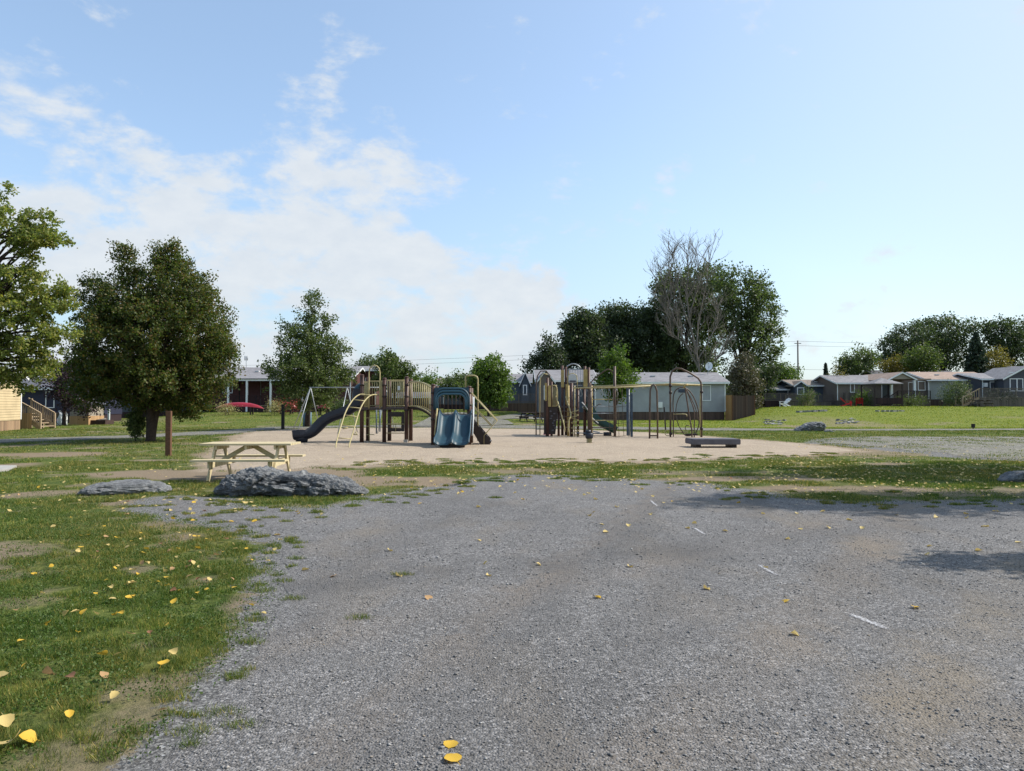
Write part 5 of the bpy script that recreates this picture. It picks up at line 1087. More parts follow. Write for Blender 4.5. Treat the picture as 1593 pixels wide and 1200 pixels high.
for px, Y in ((563,YA), (598,YA), (632.5,YA-.1), (674,YB), (730,YB)):
    for dz in (-.12, .45, .92):
        m = MB(); x = WX(px, Y); z = (zA if px < 640 else zB)+dz; m.tube([(x, Y, z-.035), (x, Y, z+.035)], .1, 10); m.box((x, Y-.11, z), (.05, .05, .04)); m.build('clamp', 'plastic_dark', ps)
# entry with tall loop
for pa, pb in ((566, 573.5), (590, 596)): barrier(ps, WX(pa, YA), YA, WX(pb, YA), YA, zA+.03, WZ(595, YA), 4, 'tube_tan', .024)
T_(ps, [(574,636,YA-.05),(574,600,YA-.05),(574,580,YA-.05),(575.5,573,YA-.05),(579,569.5,YA-.05),(582.5,568.7,YA-.05),(586,569.5,YA-.05),(589.5,573,YA-.05),(591,580,YA-.05),(591,600,YA-.05),(591,636,YA-.05)], .028, name='arch_loop')
# arch ladder toward the lens
def rail_pts(pts, Y0, Y1):
    n = len(pts); return [pt(px, py, Y0+(Y1-Y0)*(i/(n-1))**1.0) for i, (px, py) in enumerate(pts)]
L1 = catmull(rail_pts([(572,614.5),(560,614),(551,620),(543,631),(537,643),(532,658),(526,678),(522.5,693),(522.5,698)], YA, 26.0), 5)
L2 = catmull(rail_pts([(589,614.5),(578,615),(569,622),(562,633),(557,646),(553,660),(547,680),(543.5,692),(543,697)], YA, 26.2), 5)
lad = MB(); lad.tube(L1, .026, 8); lad.tube(L2, .026, 8); n = len(L1)
for f in (.14, .27, .40, .52, .64, .76): lad.tube([L1[int(f*n)], L2[int(f*n)]], .02, 6)
lad.build('arch_ladder', 'tube_tan', ps)
# footholds / side ladder behind it
m = MB(); m.tube([(WX(571, YA), YA+.5, 0), (WX(571, YA), YA+.5, zA)], .025, 6)
for z in (.3, .65, 1.0): m.bb(WX(566, YA), WX(579, YA), YA+.47, YA+.53, z-.015, z+.015)
m.build('side_ladder', 'tube_tan', ps)
T_(ps, [(533,667,27.4),(541,665.5,27.4)], .03, name='foothold'); T_(ps, [(549,675.5,27.2),(556,676.5,27.2),(553,672,27.2)], .028, name='foothold')
# dark tube slide going left
path = catmull([pt(563,628,YA+.5), pt(553,633,YA+.5), pt(542,640,YA+.5), pt(528,645.5,YA+.45), pt(516,650,YA+.4), pt(506,656,YA+.35), pt(497,665,YA+.3), pt(488,672.5,YA+.2), pt(478,676.5,YA+.1), pt(468,677.5,YA), pt(459,678,YA)], 4)
def sweep_slide(path, w, h, t=.03, side=(0, 1, 0), close=.0):
    m = MB(); prof = []; k = 9
    for i in range(k): a = math.pi*(1+i/(k-1)); prof.append((math.cos(a)*w/2, math.sin(a)*h*.75+h*.35+close*0))
    prof = [(-w/2-close, h)]+prof+[(w/2+close, h)]
    inner = [(a*(1-2*t/w), b+t*.9) for a, b in prof][::-1]; inner[0] = (prof[-1][0]-t, h); inner[-1] = (prof[0][0]+t, h)
    full = prof+inner; dirs = []
    for i, p in enumerate(path):
        d = (path[min(i+1, len(path)-1)]-path[max(i-1, 0)]).normalized(); sd = Vector(side); sd = (sd-d*sd.dot(d)).normalized(); up = sd.cross(d)
        if up.z < 0: up = -up
        dirs.append((sd, up))
    m.sweep(full, path, dirs); return m
sweep_slide([p-Vector((0, 0, .07)) for p in path], .62, .30, .035).build('slide', 'plastic_navy', ps)
e = pt(470, 684, YA); m = MB(); m.tube([(e.x-.02, YA+.02, -.02), (e.x-.02, YA+.02, .16), (e.x-.03, YA+.02, .30)], [.22, .26, .27], 16); m.build('slide_foot', 'plastic_navy', ps)
# domed hood at the top
m = MB(); k = 14; vs = []; fs = []
xh0, xh1 = WX(544.5, YA), WX(562, YA); zt, zl = WZ(595, YA), WZ(630, YA); ny = 9
for j in range(k+1):
    t = j/k; a = t*math.pi/2; x = xh1-(xh1-xh0)*math.sin(min(a*1.25, math.pi/2)); z = zl+(zt-zl)*math.cos(a)**.8
    for q in range(ny+1): s = -1+2*q/ny; yy = YA+.5+s*.42; vs.append((x+(xh1-x)*(abs(s)**3)*.55, yy, z-(z-zl)*.12*(s**4)))
fs = [(j*(ny+1)+q, j*(ny+1)+q+1, (j+1)*(ny+1)+q+1, (j+1)*(ny+1)+q) for j in range(k) for q in range(ny)]
m.add(vs, fs, True); hood = m.build('slide_hood', 'plastic_blue', ps); sd = hood.modifiers.new('t', 'SOLIDIFY'); sd.thickness = .04
m = MB(); m.bb(WX(545, YA)+.1, WX(562, YA), YA+.07, YA+.11, zl-.02, zt-.25); m.bb(WX(545, YA)+.1, WX(562, YA), YA+.9, YA+.94, zl-.02, zt-.25); m.build('slide_entry', 'plastic_navy', ps)
# framed window panel under the deck
m = MB(); xo0, xo1, xi0, xi1 = [WX(p, YA) for p in (603.5, 629, 606.8, 624.5)]; zo1, zi1, zi0, zo0 = [WZ(p, YA) for p in (641, 648.5, 666, 671.5)]
for a in ((xo0, xi0, zo0, zo1), (xi1, xo1, zo0, zo1), (xi0, xi1, zi1, zo1), (xi0, xi1, zo0, zi0)): m.bb(a[0], a[1], YA-.05, YA+.03, a[2], a[3])
m.build('window_panel', 'plastic_dark', ps, bevel=.015)
T_(ps, [(600,660,YA-.09),(632,660,YA-.09)], .02); T_(ps, [(600,674,YA-.03),(632,674,YA-.03)], .018); T_(ps, [(615.5,660,YA-.06),(615.5,672,YA-.06)], .015)
# blue pole pair seen behind
for px in (585.5, 591): T_(ps, [(px, 675-(px > 588)*3, YA+1.6+(px > 588)), (px, 635, YA+1.6+(px > 588))], .03, 'galv_blue', 'pole')
# arched bridge
xa, xb = WX(634, YA), WX(673, YB); n = 14
def bz(t): return zA+(zB+.0-zA)*t+.16*4*t*(1-t)*.9
m = MB()
for i in range(n):
    t0, t1 = i/n, (i+1)/n; A = Vector((xa+(xb-xa)*t0, YA+(YB-YA)*t0, bz(t0))); B = Vector((xa+(xb-xa)*t1, YA+(YB-YA)*t1, bz(t1))); m.prism([A, B, B-Vector((0, 0, .09)), A-Vector((0, 0, .09))], (0, 1.15, 0))
m.build('bridge_deck', 'plastic_dark', ps)
for off in (0, 1.15):
    m = MB(); P = lambda t, h: Vector((xa+(xb-xa)*t, YA+(YB-YA)*t+off, bz(t)+h))
    m.tube([P(t/12, 1.02+.05*t/12) for t in range(13)], .025, 8); m.tube([P(t/12, .03) for t in range(13)], .025, 8)
    for i in range(12): t = (i+.6)/12.3; m.tube([P(t, .03), P(t, 1.02)], .014, 6)
    m.build('bridge_railing', 'tube_tan', ps)
# hood over the double slide
Yh = YB-.12
outer = [(674,646),(674,602.5),(730,602.5),(730,646)]
def arch(x0, x1, ytop, ybot, r, n=8):
    o = [(x0, ybot)]
    for i in range(n+1): a = math.pi-math.pi/2*i/n; o.append((x0+r+r*math.cos(a), ytop+r-r*math.sin(a)))
    for i in range(n+1): a = math.pi/2-math.pi/2*i/n; o.append((x1-r+r*math.cos(a), ytop+r-r*math.sin(a)))
    return o+[(x1, ybot)]
inn = arch(681.5, 723.5, 614, 638, 10); pts_ = [(674.5,638),(674.5,603),(729.5,603),(729.5,638)]
m = MB(); oo = [(674.5,638)]
N_ = len(inn)
for i in range(1, N_-1):
    x, y = inn[i]; oo.append((min(729.5, max(674.5, 702+(x-702)*1.31)) , 603 if 2 < i < N_-3 else max(603, y-9)))
oo.append((729.5, 638))
F0 = [pt(x, y, Yh) for x, y in oo]; I0 = [pt(x, y, Yh) for x, y in inn]; dz = Vector((0, .22, 0))
vs = F0+I0+[p+dz for p in F0]+[p+dz for p in I0]; n = len(F0); fs = []
for i in range(n-1): fs += [(i, i+1, n+i+1, n+i), (2*n+i+1, 2*n+i, 3*n+i, 3*n+i+1), (n+i, n+i+1, 3*n+i+1, 3*n+i), (i+1, i, 2*n+i, 2*n+i+1)]
fs += [(0, n, 3*n, 2*n), (n-1, 2*n-1, 4*n-1, 3*n-1)][:2]
m.add(vs, fs); m.build('slide_hood', 'plastic_blue', ps)
for k, (x0, x1, yt, r, mt) in enumerate(((680.3,724.7,613,11,'plastic_blue_light'),(678,727,608.5,13,'plastic_blue_light'),(676,729,605,15,'plastic_blue'))):
    P = [pt(x, y, Yh-.04) for x, y in arch(x0, x1, yt, 637, r)]; m = MB(); m.tube(P, .045, 8); m.build('hood_rib', mt, ps)
# double slide, two troughs side by side
def dslide():
    m = MB(); pathYZ = [(YB-.1, zB+.02), (YB-.3, zB-.02), (YB-.55, zB-.22), (YB-.85, zB-.5), (YB-1.15, zB-.74), (YB-1.45, .26), (YB-1.75, .17), (YB-1.95, .15), (YB-2.02, .08)]
    PP = catmull([Vector((0, a, b)) for a, b in pathYZ], 4)
    prof = []; W = .64
    xsn = np.linspace(-1, 1, 61); c0 = WX(706, YB-1.1)
    rows = []
    for j, p in enumerate(PP):
        d = (PP[min(j+1, len(PP)-1)]-PP[max(j-1, 0)]).normalized(); up = Vector((0, d.z, -d.y)); up = up if up.z > 0 else -up
        fl = 1.0+.04*max(0, j/len(PP)-.5); row = []
        for s in xsn:
            u = abs(s)*2-1 if abs(s) > 0 else -1   # -1..1 across each trough
            wall = .24*abs(u)**3.5*(1 if u > 0 else .85); x = c0+s*W*fl; q = Vector((x, p.y, p.z))+up*wall; row.append(q)
        rows.append(row)
    vs = [q for r in rows for q in r]; k = len(xsn); fs = [(j*k+i, j*k+i+1, (j+1)*k+i+1, (j+1)*k+i) for j in range(len(rows)-1) for i in range(k-1)]
    m.add(vs, fs, True); o = m.build('double_slide', 'plastic_blue', ps); s = o.modifiers.new('t', 'SOLIDIFY'); s.thickness = .045; s.offset = -1
dslide()
m = MB(); m.box((WX(706, YB-1.1), YB-1.7, .06), (.9, .35, .14)); m.build('slide_foot', 'plastic_dark', ps, bevel=.02)
for sx in (-.7, .7): m = MB(); x = WX(706, YB-1.1)+sx; m.tube([(x, YB-.35, zB+.75 if sx > 0 else zB+.3), (x, YB-.6, zB-.02), (x, YB-1.2, .42)], .03, 8); m.build('rail', 'dish_grey' if sx > 0 else 'tube_tan', ps)
barrier(ps, WX(676, YB), YB2, WX(728, YB), YB2, zB+.05, zB+1.0, 8, 'frame_brown', .016)
# stairs on the right with hand rails
S0, S1 = pt(730, 652, YB+.1), pt(762, 686, YB+.1)
for dy in (0, .95):
    m = MB(); a, b = S0+Vector((0, dy, .05)), Vector((S1.x, S1.y+dy, .05)); m.prism([a+Vector((0, 0, .08)), b+Vector((0, 0, .16)), b+Vector((.02, 0, -.08)), b+Vector((-.35, 0, -.08)), a+Vector((0, 0, -.33))], (0, .05, 0)); m.build('stair_stringer', 'plastic_dark', ps)
m = MB()
for i in range(5): t = (i+.5)/5; p = S0.lerp(Vector((S1.x, S1.y, .05)), t); m.box((p.x, p.y+.5, p.z-.03), (.26, .9, .035))
m.build('step', 'plastic_dark', ps)
for dy in (0, .95):
    Yq = YB+.12; o_ = Vector((0, dy, 0))
    T_(ps, [pt(731,610,Yq)+o_, pt(773,655,Yq)+o_, pt(753,678,Yq)+o_, Vector((pt(753,678,Yq).x, Yq+dy, 0))], .024, name='handrail')
    T_(ps, [pt(731,628,Yq)+o_, pt(764,663,Yq)+o_, pt(769,655,Yq)+o_], .02, name='handrail')
T_(ps, [(724,612,YB+.4),(724,586,YB+.4),(725.5,584.5,YB+.4),(738,584.5,YB+.4),(742,586.5,YB+.4),(743.3,590,YB+.4),(743.3,686,YB+.4)], .03, name='arch_loop')
m = MB(); m.box((WX(632.5, YA), YA-.2, .05), (.16, .14, .14)); m.build('post_footing', 'concrete', ps)

# ------------------------------------------------------------------ playground, right structure
Yc = 35.0; cs = thing('climbing_structure', 'brown and tan climbing structure with tall tower, overhead rings and egg shaped loops', 'play structure', (WX(950, Yc), Yc, 0))
def pole(px, top, Y, r=.05, mat='frame_brown', name='post', base=None): return post(px, top, Y, r, mat, cs, cap=False, name=name)
# entry loops on the left
T_(cs, [(834,677,Yc+.8),(834,600,Yc+.8),(836,585,Yc+.8),(841,577.5,Yc+.8),(850,577.5,Yc+.8),(855.5,584,Yc+.8),(856,600,Yc+.8)], .03, 'frame_brown', 'arch_loop')
T_(cs, [(840,677,Yc+.4),(840,600,Yc+.4),(841,586,Yc+.4),(845,581,Yc+.4),(852,583,Yc+.4)], .025, 'tube_tan', 'arch_loop')
for py in (650.5, 660.5, 668): T_(cs, [(834,py,Yc+.6),(848,py,Yc+.6)], .02, 'galvanised', 'rung')
pole(851.5, 588, Yc, .08, 'post_brown'); pole(858, 594, Yc+.1, .06, 'post_brown'); pole(869, 634, Yc+.3, .06, 'post_brown')
def panel(x0, x1, y0, y1, Y, mat, t=.05, name='panel'):
    m = MB(); m.bb(WX(x0, Y), WX(x1, Y), Y-t/2, Y+t/2, WZ(y1, Y), WZ(y0, Y)); return m.build(name, mat, cs, bevel=.01)
panel(847.5, 851, 596, 624, Yc-.1, 'panel_tan'); panel(852.5, 857.2, 600, 633, Yc-.15, 'panel_tan')
panel(846, 850, 624, 676, Yc, 'plastic_dark'); 
m = MB(); m.prism([pt(853, 634, Yc), pt(868, 634, Yc), pt(864, 676, Yc), pt(853, 676, Yc)], (0, .06, 0)); m.build('climbing_wall', 'plastic_dark', cs, bevel=.01)
for i in range(9): m = MB(); m.box(pt(856+random.uniform(-2, 8), 640+i*3.7, Yc-.03), (.10, .05, .06), ry=random.uniform(-.5, .5)); m.build('hand_hold', 'bench_grey', cs)
def barr(x0, x1, y0, y1, Y, n, mat='tube_tan', r=.02, curve=0): return barrier(cs, WX(x0, Y), Y, WX(x1, Y), Y, WZ(y1, Y), WZ(y0, Y), n, mat, r, .024, curve=curve)
barr(859, 866.5, 600, 632, Yc, 4); T_(cs, [(858,600,Yc-.05),(864,600,Yc-.05),(866,603,Yc-.05),(867,610,Yc-.05),(867,632,Yc-.05)], .028)
zd = WZ(632, Yc); m = MB(); m.bb(WX(850, Yc), WX(900, Yc), Yc+.05, Yc+1.3, zd-.1, zd); m.build('deck', 'deck_metal', cs)
pole(889, 596, Yc-.1, .085, 'post_brown'); pole(884, 600, Yc+.2, .06, 'panel_tan'); pole(899, 603, Yc-.15, .06, 'post_brown'); pole(909, 606, Yc+1.2, .06, 'post_brown')
panel(880, 885, 598, 630, Yc+.25, 'panel_tan')
# leaning handrails and the loop climber below them
T_(cs, [(865,616.5,Yc-.1),(876,655,Yc-.9),(879,672,Yc-1.0)], .03, 'tube_tan', 'handrail', smoothn=3); T_(cs, [(880,617,Yc-.1),(888,644,Yc-.7),(885,655,Yc-.9),(884,673,Yc-1.0)], .03, 'tube_tan', 'handrail', smoothn=3)
for i in range(4): py = 640+i*8.5; T_(cs, [(869+i*2.2,py,Yc-.35-i*.17),(886-i*.3,py,Yc-.35-i*.17)], .022, 'frame_brown', 'rung')
def coil(px, py0, py1, Y, R, turns):
    x = WX(px, Y); z0, z1 = WZ(py1, Y), WZ(py0, Y); T_(cs, [Vector((x+R*math.cos(a*turns*2*math.pi/60), Y+R*math.sin(a*turns*2*math.pi/60), z0+(z1-z0)*a/60)) for a in range(61)], .02, 'tube_tan', 'spiral_climber', 6)
coil(894, 638, 678, Yc-.3, .17, 5); T_(cs, [(894,600,Yc-.3),(894,680,Yc-.3)], .025, 'tube_tan', 'pole')
# tall tower
Yt = Yc+1.3
for px, tp in ((874.8,569),(880.5,571),(910,570),(916,572)): pole(px, tp, Yt, .07, 'post_brown')
zt = WZ(602, Yt); m = MB(); m.bb(WX(875, Yt), WX(916, Yt), Yt+.0, Yt+1.2, zt-.1, zt); m.build('deck', 'deck_metal', cs)
barr(882, 907, 575, 600, Yt, 10, 'galvanised', .016); panel(872.8, 877.5, 576, 603, Yt-.1, 'panel_tan'); panel(907.5, 914, 575, 602, Yt-.1, 'panel_tan'); panel(880.5, 885, 575, 600, Yt+.05, 'panel_tan')
T_(cs, [(881,573,Yt),(883,569.5,Yt),(888,567,Yt),(893,566.3,Yt),(898,567.5,Yt),(902,571,Yt),(904,574,Yt)], .03, 'galvanised', 'arch_loop')
panel(884.5, 897, 583, 596, Yt-.15, 'dish_grey', name='play_panel'); panel(886, 896, 592, 595, Yt-.19, 'bench_grey', name='play_panel'); 
T_(cs, [(883,600,Yt-.4),(883,586,Yt-.4),(886,582,Yt-.4),(892,581,Yt-.4),(897,584,Yt-.4),(898,592,Yt-.4),(898,603,Yt-.4)], .022, 'tube_tan', 'arch_loop')
# right column and arch
pole(917.5, 596, Yc-.4, .10, 'frame_brown'); pole(920.3, 600, Yc-.3, .05, 'panel_tan'); pole(956.3, 570, Yc-.4, .065, 'frame_brown')
T_(cs, [(919,596,Yc-.35),(924,590,Yc-.35),(938,579,Yc-.35),(945,575,Yc-.35),(950,576,Yc-.35),(954.5,582,Yc-.35),(956.3,592,Yc-.35)], .028, 'frame_brown', 'arch_loop', smoothn=3)
for py, c in ((621.5,'tube_tan'),(632.5,'galvanised'),(643.3,'galvanised'),(654.3,'tube_tan'),(665.5,'frame_brown')): T_(cs, [(918,py,Yc-.4),(956,py,Yc-.4)], .022, c, 'rung')
# overhead ring bars
Ym = Yc-.3
T_(cs, [(891,603.7,Ym-.3),(960,603,Ym-.5),(1015,600.5,Ym-.5)], .035, 'tube_tan', 'overhead_bar'); T_(cs, [(915,601.5,Ym+.5),(1015,598.5,Ym+.5),(1093,600,Ym+.1)], .035, 'tube_tan', 'overhead_bar'); T_(cs, [(1015,598.8,Ym-.5),(1044,597.5,Ym-.4),(1091,599.3,Ym-.3)], .035, 'tube_tan', 'overhead_bar')
T_(cs, [(1044,597.5,Ym-.4),(1020,600,Ym+.5)], .025, 'tube_tan', 'overhead_bar')
for i, px in enumerate((903,913,925,936,947.5,959)):
    q = pt(px, 605, Ym-.1); m = MB(); m.tube([q, q+Vector((-.02, 0, -.12)), q+Vector((-.06, 0, -.26)), q+Vector((-.02, 0, -.36)), q+Vector((.05, 0, -.36)), q+Vector((.08, 0, -.26)), q+Vector((.04, 0, -.12)), q], .015, 6); m.tube([q-Vector((0, .25, -.02)), q+Vector((0, .65, .05))], .018, 6); m.build('hand_ring', 'galvanised', cs)
for px in (975, 990, 1002): m = MB(); q = pt(px, 604, Ym); m.tube([q+Vector((0, -.5, 0)), q+Vector((0, .5, .02))], .02, 6); m.build('rung', 'tube_tan', cs)
# blue slat panel post pair + rope net
panel(974.5, 980, 603, 678, Yc-.6, 'slate_blue', .06); panel(980.6, 984.2, 612, 680, Yc-.5, 'slate_blue', .06); T_(cs, [(978.6,606,Yc-.65),(978.6,683,Yc-.65)], .018, 'galvanised', 'pole')
m = MB()
for k in range(4):
    xa, xb = 946.5+k*7, 948+k*7.5; m.tube([pt(xa, 606, Yc-.5), pt(xa+1.2, 645, Yc-.55), pt(xb, 679, Yc-.7)], .012, 5)
for py in (620, 632, 645, 658, 668, 678): m.tube([pt(946.5, py, Yc-.6), pt(958, py+1.5, Yc-.6), pt(974, py, Yc-.6)], .010, 5)
m.build('rope_net', 'rope', cs)
# narrow arch leg pair
Ya = Yc-2.2
T_(cs, [(1010.5,685,Ya),(1010.8,640,Ya),(1011.5,608,Ya),(1013.5,600.5,Ya),(1016.5,598.2,Ya),(1019.5,601,Ya),(1022,609,Ya),(1022.8,640,Ya),(1023,685,Ya)], .04, 'frame_brown', 'arch_leg'); T_(cs, [(1010.5,678,Ya),(1023,678,Ya)], .03, 'frame_brown', 'rung')
# tall arch at the right end
Yr = Yc-.8
T_(cs, [(1043,682,Yr),(1043,640,Yr),(1042.6,600,Yr),(1042.6,586,Yr),(1046,577,Yr),(1052,573.2,Yr),(1060,574,Yr),(1074,581,Yr),(1086,588.5,Yr),(1090.3,595,Yr),(1091,603,Yr),(1091,640,Yr),(1091.5,681,Yr)], .045, 'frame_brown', 'tall_arch', 10)
for px, py in ((1043,600.5),(1043,611),(1091.3,610),(1043.5,675),(1091.3,667)): m = MB(); q = pt(px, py, Yr); m.tube([q-Vector((0,0,.06)), q+Vector((0,0,.06))], .075, 10); m.build('clamp', 'plastic_dark', cs)
T_(cs, [(1089.5,607,Yr),(1089,640,Yr),(1090,680,Yr)], .03, 'tube_tan', 'pole')
# egg shaped loops
def curve2(pts, r=.028, mat='frame_brown', Y=None): return T_(cs, [(a, b, (Y or Yr)+c) for a, b, c in pts], r, mat, 'loop_climber', 8, 4)
curve2([(1047.5,682,.3),(1047.5,650,.3),(1047,625,.3),(1049,611,.3),(1055,604.5,.3),(1062,603,.3),(1070,606,.3),(1078,616,.3),(1084,630,.3),(1087.5,645,.3),(1087,662,.3),(1082,675,.3)])
curve2([(1063,612,0),(1057,618,0),(1052.5,630,0),(1051.5,645,0),(1055,660,0),(1061,671,0),(1066,677.5,0),(1073,678,0),(1078,676,0)], .022)
curve2([(1066,603,-.3),(1067.5,615,-.3),(1072,645,-.3),(1076,668,-.3),(1076.5,682,-.3)], .035); curve2([(1067,604,.1),(1074,622,.1),(1080,640,.1),(1080,665,.1),(1080,682,.1)], .028); curve2([(1067,604,.5),(1071,612,.5),(1082,635,.5),(1086,655,.5)], .022)
curve2([(1047.5,644.5,0),(1066,644.5,0),(1068.5,648,0)], .022, 'tube_tan'); curve2([(1049,672.5,.2),(1070,672.5,.2)], .03, 'tube_tan'); panel(1066, 1084, 675, 677.5, Yr, 'plastic_dark', .3)
curve2([(1067,670,.5),(1066,665,.5),(1069,662,.5),(1074,664,.5),(1078,670,.5)], .018)
m = MB(); m.bar(pt(1033, 634, Yr+.6), pt(1035.5, 669, Yr+.3), .05, .10); m.build('leaning_board', 'plastic_dark', cs); T_(cs, [pt(1039,673.5,Yr)+Vector((.14*math.cos(a*.524), .02, .14*math.sin(a*.524))) for a in range(13)], .018, 'tube_tan', 'ring')
T_(cs, [(1065,604,Yr-.2),(1065,599,Yr-.2),(1070,599,Yr-.2)], .06, 'panel_tan', 'bracket')
m = MB(); m.box(pt(1060.5, 608.5, Yr+.4), (.32, .3, .17)); m.build('swivel_box', 'slate_blue', cs, bevel=.03)
# green slide at the back
gs = catmull([pt(908,628,Yc+1.2), pt(916,636,Yc+1.2), pt(925,650,Yc+1.1), pt(936,658,Yc+.9), pt(948,664,Yc+.7), pt(957,668,Yc+.6)], 5)
sweep_slide([p-Vector((0, 0, .12)) for p in gs], .6, .28).build('slide', 'plastic_green', cs)
T_(cs, [(905,626,Yc+.9),(912,634,Yc+.9),(921,650,Yc+.8),(931,659,Yc+.6)], .025, 'dish_grey', 'handrail', smoothn=4)
m = MB(); q = pt(945, 676, Yc+.6); m.tube([(q.x, q.y, -.02), (q.x, q.y, .18)], .2, 12); m.build('slide_foot', 'plastic_navy', cs)
T_(cs, [pt(934,640,Yc+1)+Vector((.28*math.cos(a*.35+1.4), 0, .36*math.sin(a*.35+1.4))) for a in range(10)], .02, 'frame_brown', 'loop_climber')
# bounce / spring rider
Ys = 29.3; xs0 = WX(916.5, Ys); sr = thing('spring_rider', 'dark blue spring rider with a cross plank in front of the climbing structure', 'spring rider', (xs0, Ys, 0))
m = MB(); m.tube([Vector((xs0+.10*math.cos(a*.6), Ys+.10*math.sin(a*.6), .0+.20*a/60)) for a in range(61)], .016, 6); m.build('spring', 'tube_tan', sr)
m = MB(); m.tube([(xs0, Ys, .17), (xs0, Ys, .2), (xs0, Ys, .36), (xs0, Ys, .40)], [.12, .155, .17, .14], 14); m.build('body', 'plastic_navy', sr)
m = MB(); m.bar((xs0-.52, Ys-.05, .405), (xs0+.56, Ys+.1, .37), .2, .035); m.build('plank', 'slate_blue', sr, bevel=.008)
m = MB(); m.tube([(xs0-.04, Ys, .38), (xs0-.04, Ys, .52)], .11, 12); m.build('grip', 'plastic_navy', sr); m = MB(); m.box((xs0+.30, Ys+.05, .44), (.26, .2, .06), ry=.2); m.build('seat', 'galvanised', sr)
# low platform
Yb = 25.9; x0, x1 = WX(1079, Yb), WX(1152, Yb)
pb = thing('step_platform', 'low dark grey flat platform bench on the sand at the right', 'platform', ((x0+x1)/2, Yb, 0))
m = MB(); zt = WZ(683.5, Yb); m.prism([(x0, Yb, zt-.20), (x1, Yb, zt-.20), (x1-.02, Yb+1.0, zt-.20), (x0-.08, Yb+1.0, zt-.20)], (0, 0, .20)); m.build('top', 'bench_grey', pb, bevel=.02)
for a in (x0+.2, x1-.2): m = MB(); m.bb(a-.09, a+.09, Yb+.12, Yb+.9, -.02, zt-.199); m.build('leg', 'plastic_dark', pb)
# pink toy
q = gp(850, 676.5); m = MB(); m.lathe((q.x-.05, q.y-.2, 0), [(.11, 0), (.12, .05), (.09, .12), (.04, .16), (.001, .17)], 10); m.lathe((q.x+.13, q.y-.1, 0), [(.06, 0), (.07, .05), (.04, .09), (.001, .10)], 8); tag(m.build('toy_bucket', 'pink'), 'small pink plastic toy left at the foot of the climbing wall', 'toy')
# ------------------------------------------------------------------ swing set
Yw = 39.3; sw = thing('swing_set', 'grey steel swing set behind the dark tube slide', 'swing set', (WX(520, Yw), Yw, 0)); zt = WZ(603, Yw)
m = MB(); m.tube([(WX(481, Yw), Yw, zt), (WX(605, Yw), Yw, zt)], .028, 10); m.build('top_bar', 'galvanised', sw)
for px in (483, 540, 600):
    x = WX(px, Yw)
    for s in ((-1.3, .9), (-.25, -1.6), (.2, 1.4)) if px == 483 else ((-.2, -1.3), (.3, 1.3)):
        m = MB(); m.tube([(x+s[0], Yw+s[1], -.05), (x, Yw, zt)], .024, 8); m.build('leg', 'galvanised', sw)
for px in (503, 520, 560, 580):
    x = WX(px, Yw); r = thing('swing', 'dark belt swing seat', None, (x, Yw, zt)); del r['label']; r.parent = sw; r.matrix_parent_inverse = sw.matrix_basis.inverted()
    m = MB(); [m.tube([(x+s, Yw, zt), (x+s*.9, Yw, .55)], .010, 4) for s in (-.25, .25)]; m.build('chain', 'galvanised', r); m = MB(); m.tube([(x-.24, Yw, .56), (x-.12, Yw, .49), (x+.12, Yw, .49), (x+.24, Yw, .56)], .05, 6); m.build('seat', 'black', r)

# ------------------------------------------------------------------ camera, sky, sun
cd = bpy.data.cameras.new('camera'); cam = bpy.data.objects.new('camera', cd); COL.objects.link(cam); sc.camera = cam
cam.location = (0, 0, CAMH); cam.rotation_euler = (math.pi/2+PT, 0, 0); cd.sensor_width = 36; cd.lens = F/1593*36; cd.clip_end = 6000; cd.clip_start = .05
SUN = Vector((1, .17, .95)).normalized()
sd = bpy.data.lights.new('sun', 'SUN'); sd.energy = 3.6; sd.angle = math.radians(.53); sd.color = (1, .94, .84); so = bpy.data.objects.new('sun', sd); COL.objects.link(so)
so.rotation_euler = SUN.to_track_quat('Z', 'Y').to_euler(); so.location = SUN*60
w = bpy.data.worlds.new('World'); sc.world = w; w.use_nodes = True; t = w.node_tree; t.nodes.clear()
def N(typ, **k):
    nd = t.nodes.new(typ)
    for a, b in k.items(): setattr(nd, a, b)
    return nd
def lk(a, b): t.links.new(a, b)
sky = N('ShaderNodeTexSky'); sky.sky_type = 'NISHITA'; sky.sun_disc = False; sky.sun_elevation = math.asin(SUN.z); sky.sun_rotation = math.atan2(SUN.x, SUN.y); sky.air_density = 1.0; sky.dust_density = 1.3; sky.ozone_density = 1.6; sky.altitude = 100
tc = N('ShaderNodeTexCoord'); sp = N('ShaderNodeSeparateXYZ'); lk(tc.outputs['Generated'], sp.inputs[0])
def M(op, a, b=0., c=None, clamp=False):
    nd = N('ShaderNodeMath', operation=op); nd.use_clamp = clamp
    for i, v in enumerate((a, b) if c is None else (a, b, c)):
        if isinstance(v, bpy.types.NodeSocket): lk(v, nd.inputs[i])
        else: nd.inputs[i].default_value = v
    return nd.outputs[0]
cmb = N('ShaderNodeCombineXYZ'); lk(sp.outputs[0], cmb.inputs[0]); lk(sp.outputs[1], cmb.inputs[1]); lk(M('MULTIPLY', sp.outputs[2], 1.9), cmb.inputs[2])
mp = N('ShaderNodeMapping'); lk(cmb.outputs[0], mp.inputs[0]); mp.inputs['Location'].default_value = (3.1, 1.4, .6)
def NZ(sc_, det, ro, dist=0., seedv=None):
    nd = N('ShaderNodeTexNoise'); lk(mp.outputs[0], nd.inputs[0]); nd.inputs['Scale'].default_value = sc_; nd.inputs['Detail'].default_value = det; nd.inputs['Roughness'].default_value = ro; nd.inputs['Distortion'].default_value = dist; return nd.outputs[0]
n1 = NZ(7.5, 9, .60, .15); n2 = NZ(24, 6, .6)
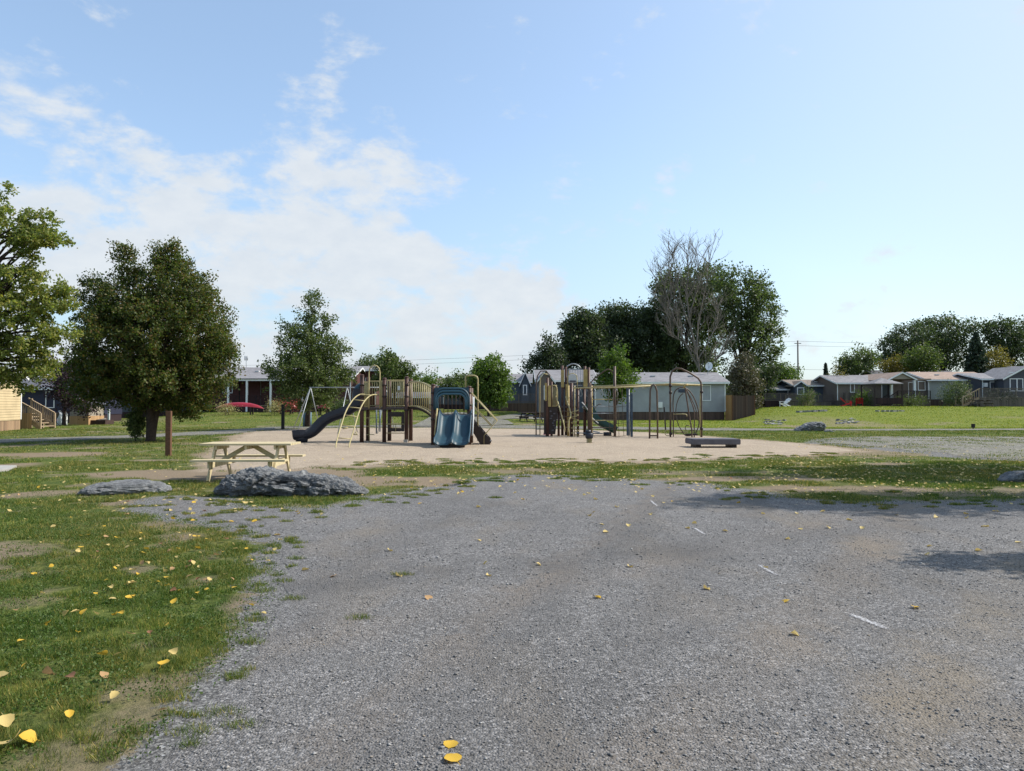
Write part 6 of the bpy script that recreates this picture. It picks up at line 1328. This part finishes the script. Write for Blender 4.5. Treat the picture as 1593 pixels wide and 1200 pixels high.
# where the clouds are: a bank over the left half, lower toward the right
az = M('DIVIDE', sp.outputs[0], M('MAXIMUM', sp.outputs[1], .05)); el = M('DIVIDE', sp.outputs[2], M('MAXIMUM', sp.outputs[1], .05))
lim = M('MINIMUM', M('MULTIPLY_ADD', az, -.48, .30), .40)   # top edge of the bank
f1 = M('MULTIPLY', M('SUBTRACT', lim, el), 9.0, None, True)
f2 = M('MULTIPLY', M('SUBTRACT', .14, az), 5.5, None, True)
mask = M('MULTIPLY', f1, f2)
cv = M('ADD', M('MULTIPLY_ADD', n1, 2.5, -.83), M('MULTIPLY', n2, .28)); cv = M('ADD', cv, M('MULTIPLY', mask, .54))
cv = M('MULTIPLY', cv, .8)
rp = N('ShaderNodeValToRGB'); rp.color_ramp.elements[0].position = .56; rp.color_ramp.elements[1].position = .90; rp.color_ramp.elements[1].color = (.9, .9, .9, 1); rp.color_ramp.interpolation = 'EASE'; lk(cv, rp.inputs[0])
# thin brightness of hazy sky: lift toward pale tone
hzf = M('MULTIPLY', M('SUBTRACT', .50, sp.outputs[2], None, True), 1.5, None, True)
rt = M('MULTIPLY', M('ADD', az, .25, None, True), .75, None, True)      # brighter toward the sun side
fz = M('MAXIMUM', M('MAXIMUM', hzf, rt), .3)
mx = N('ShaderNodeMix', data_type='RGBA'); lk(fz, mx.inputs[0]); lk(sky.outputs[0], mx.inputs[6])
hc = N('ShaderNodeMix', data_type='RGBA'); lk(rt, hc.inputs[0]); hc.inputs[6].default_value = (1.75, 2.4, 2.95, 1); hc.inputs[7].default_value = (2.75, 3.25, 3.45, 1); lk(hc.outputs[2], mx.inputs[7])
mc = N('ShaderNodeMix', data_type='RGBA'); lk(rp.outputs[0], mc.inputs[0]); lk(mx.outputs[2], mc.inputs[6])
ccol = N('ShaderNodeMix', data_type='RGBA'); lk(n2, ccol.inputs[0]); ccol.inputs[6].default_value = (2.55, 2.8, 3.1, 1); ccol.inputs[7].default_value = (3.35, 3.45, 3.5, 1); lk(ccol.outputs[2], mc.inputs[7])
bg = N('ShaderNodeBackground'); bg.inputs[1].default_value = .15; lk(mc.outputs[2], bg.inputs[0]); wo = N('ShaderNodeOutputWorld'); lk(bg.outputs[0], wo.inputs[0])
sc.view_settings.view_transform = 'Standard'; sc.view_settings.look = 'None'; sc.view_settings.exposure = 0.8; sc.view_settings.gamma = 1
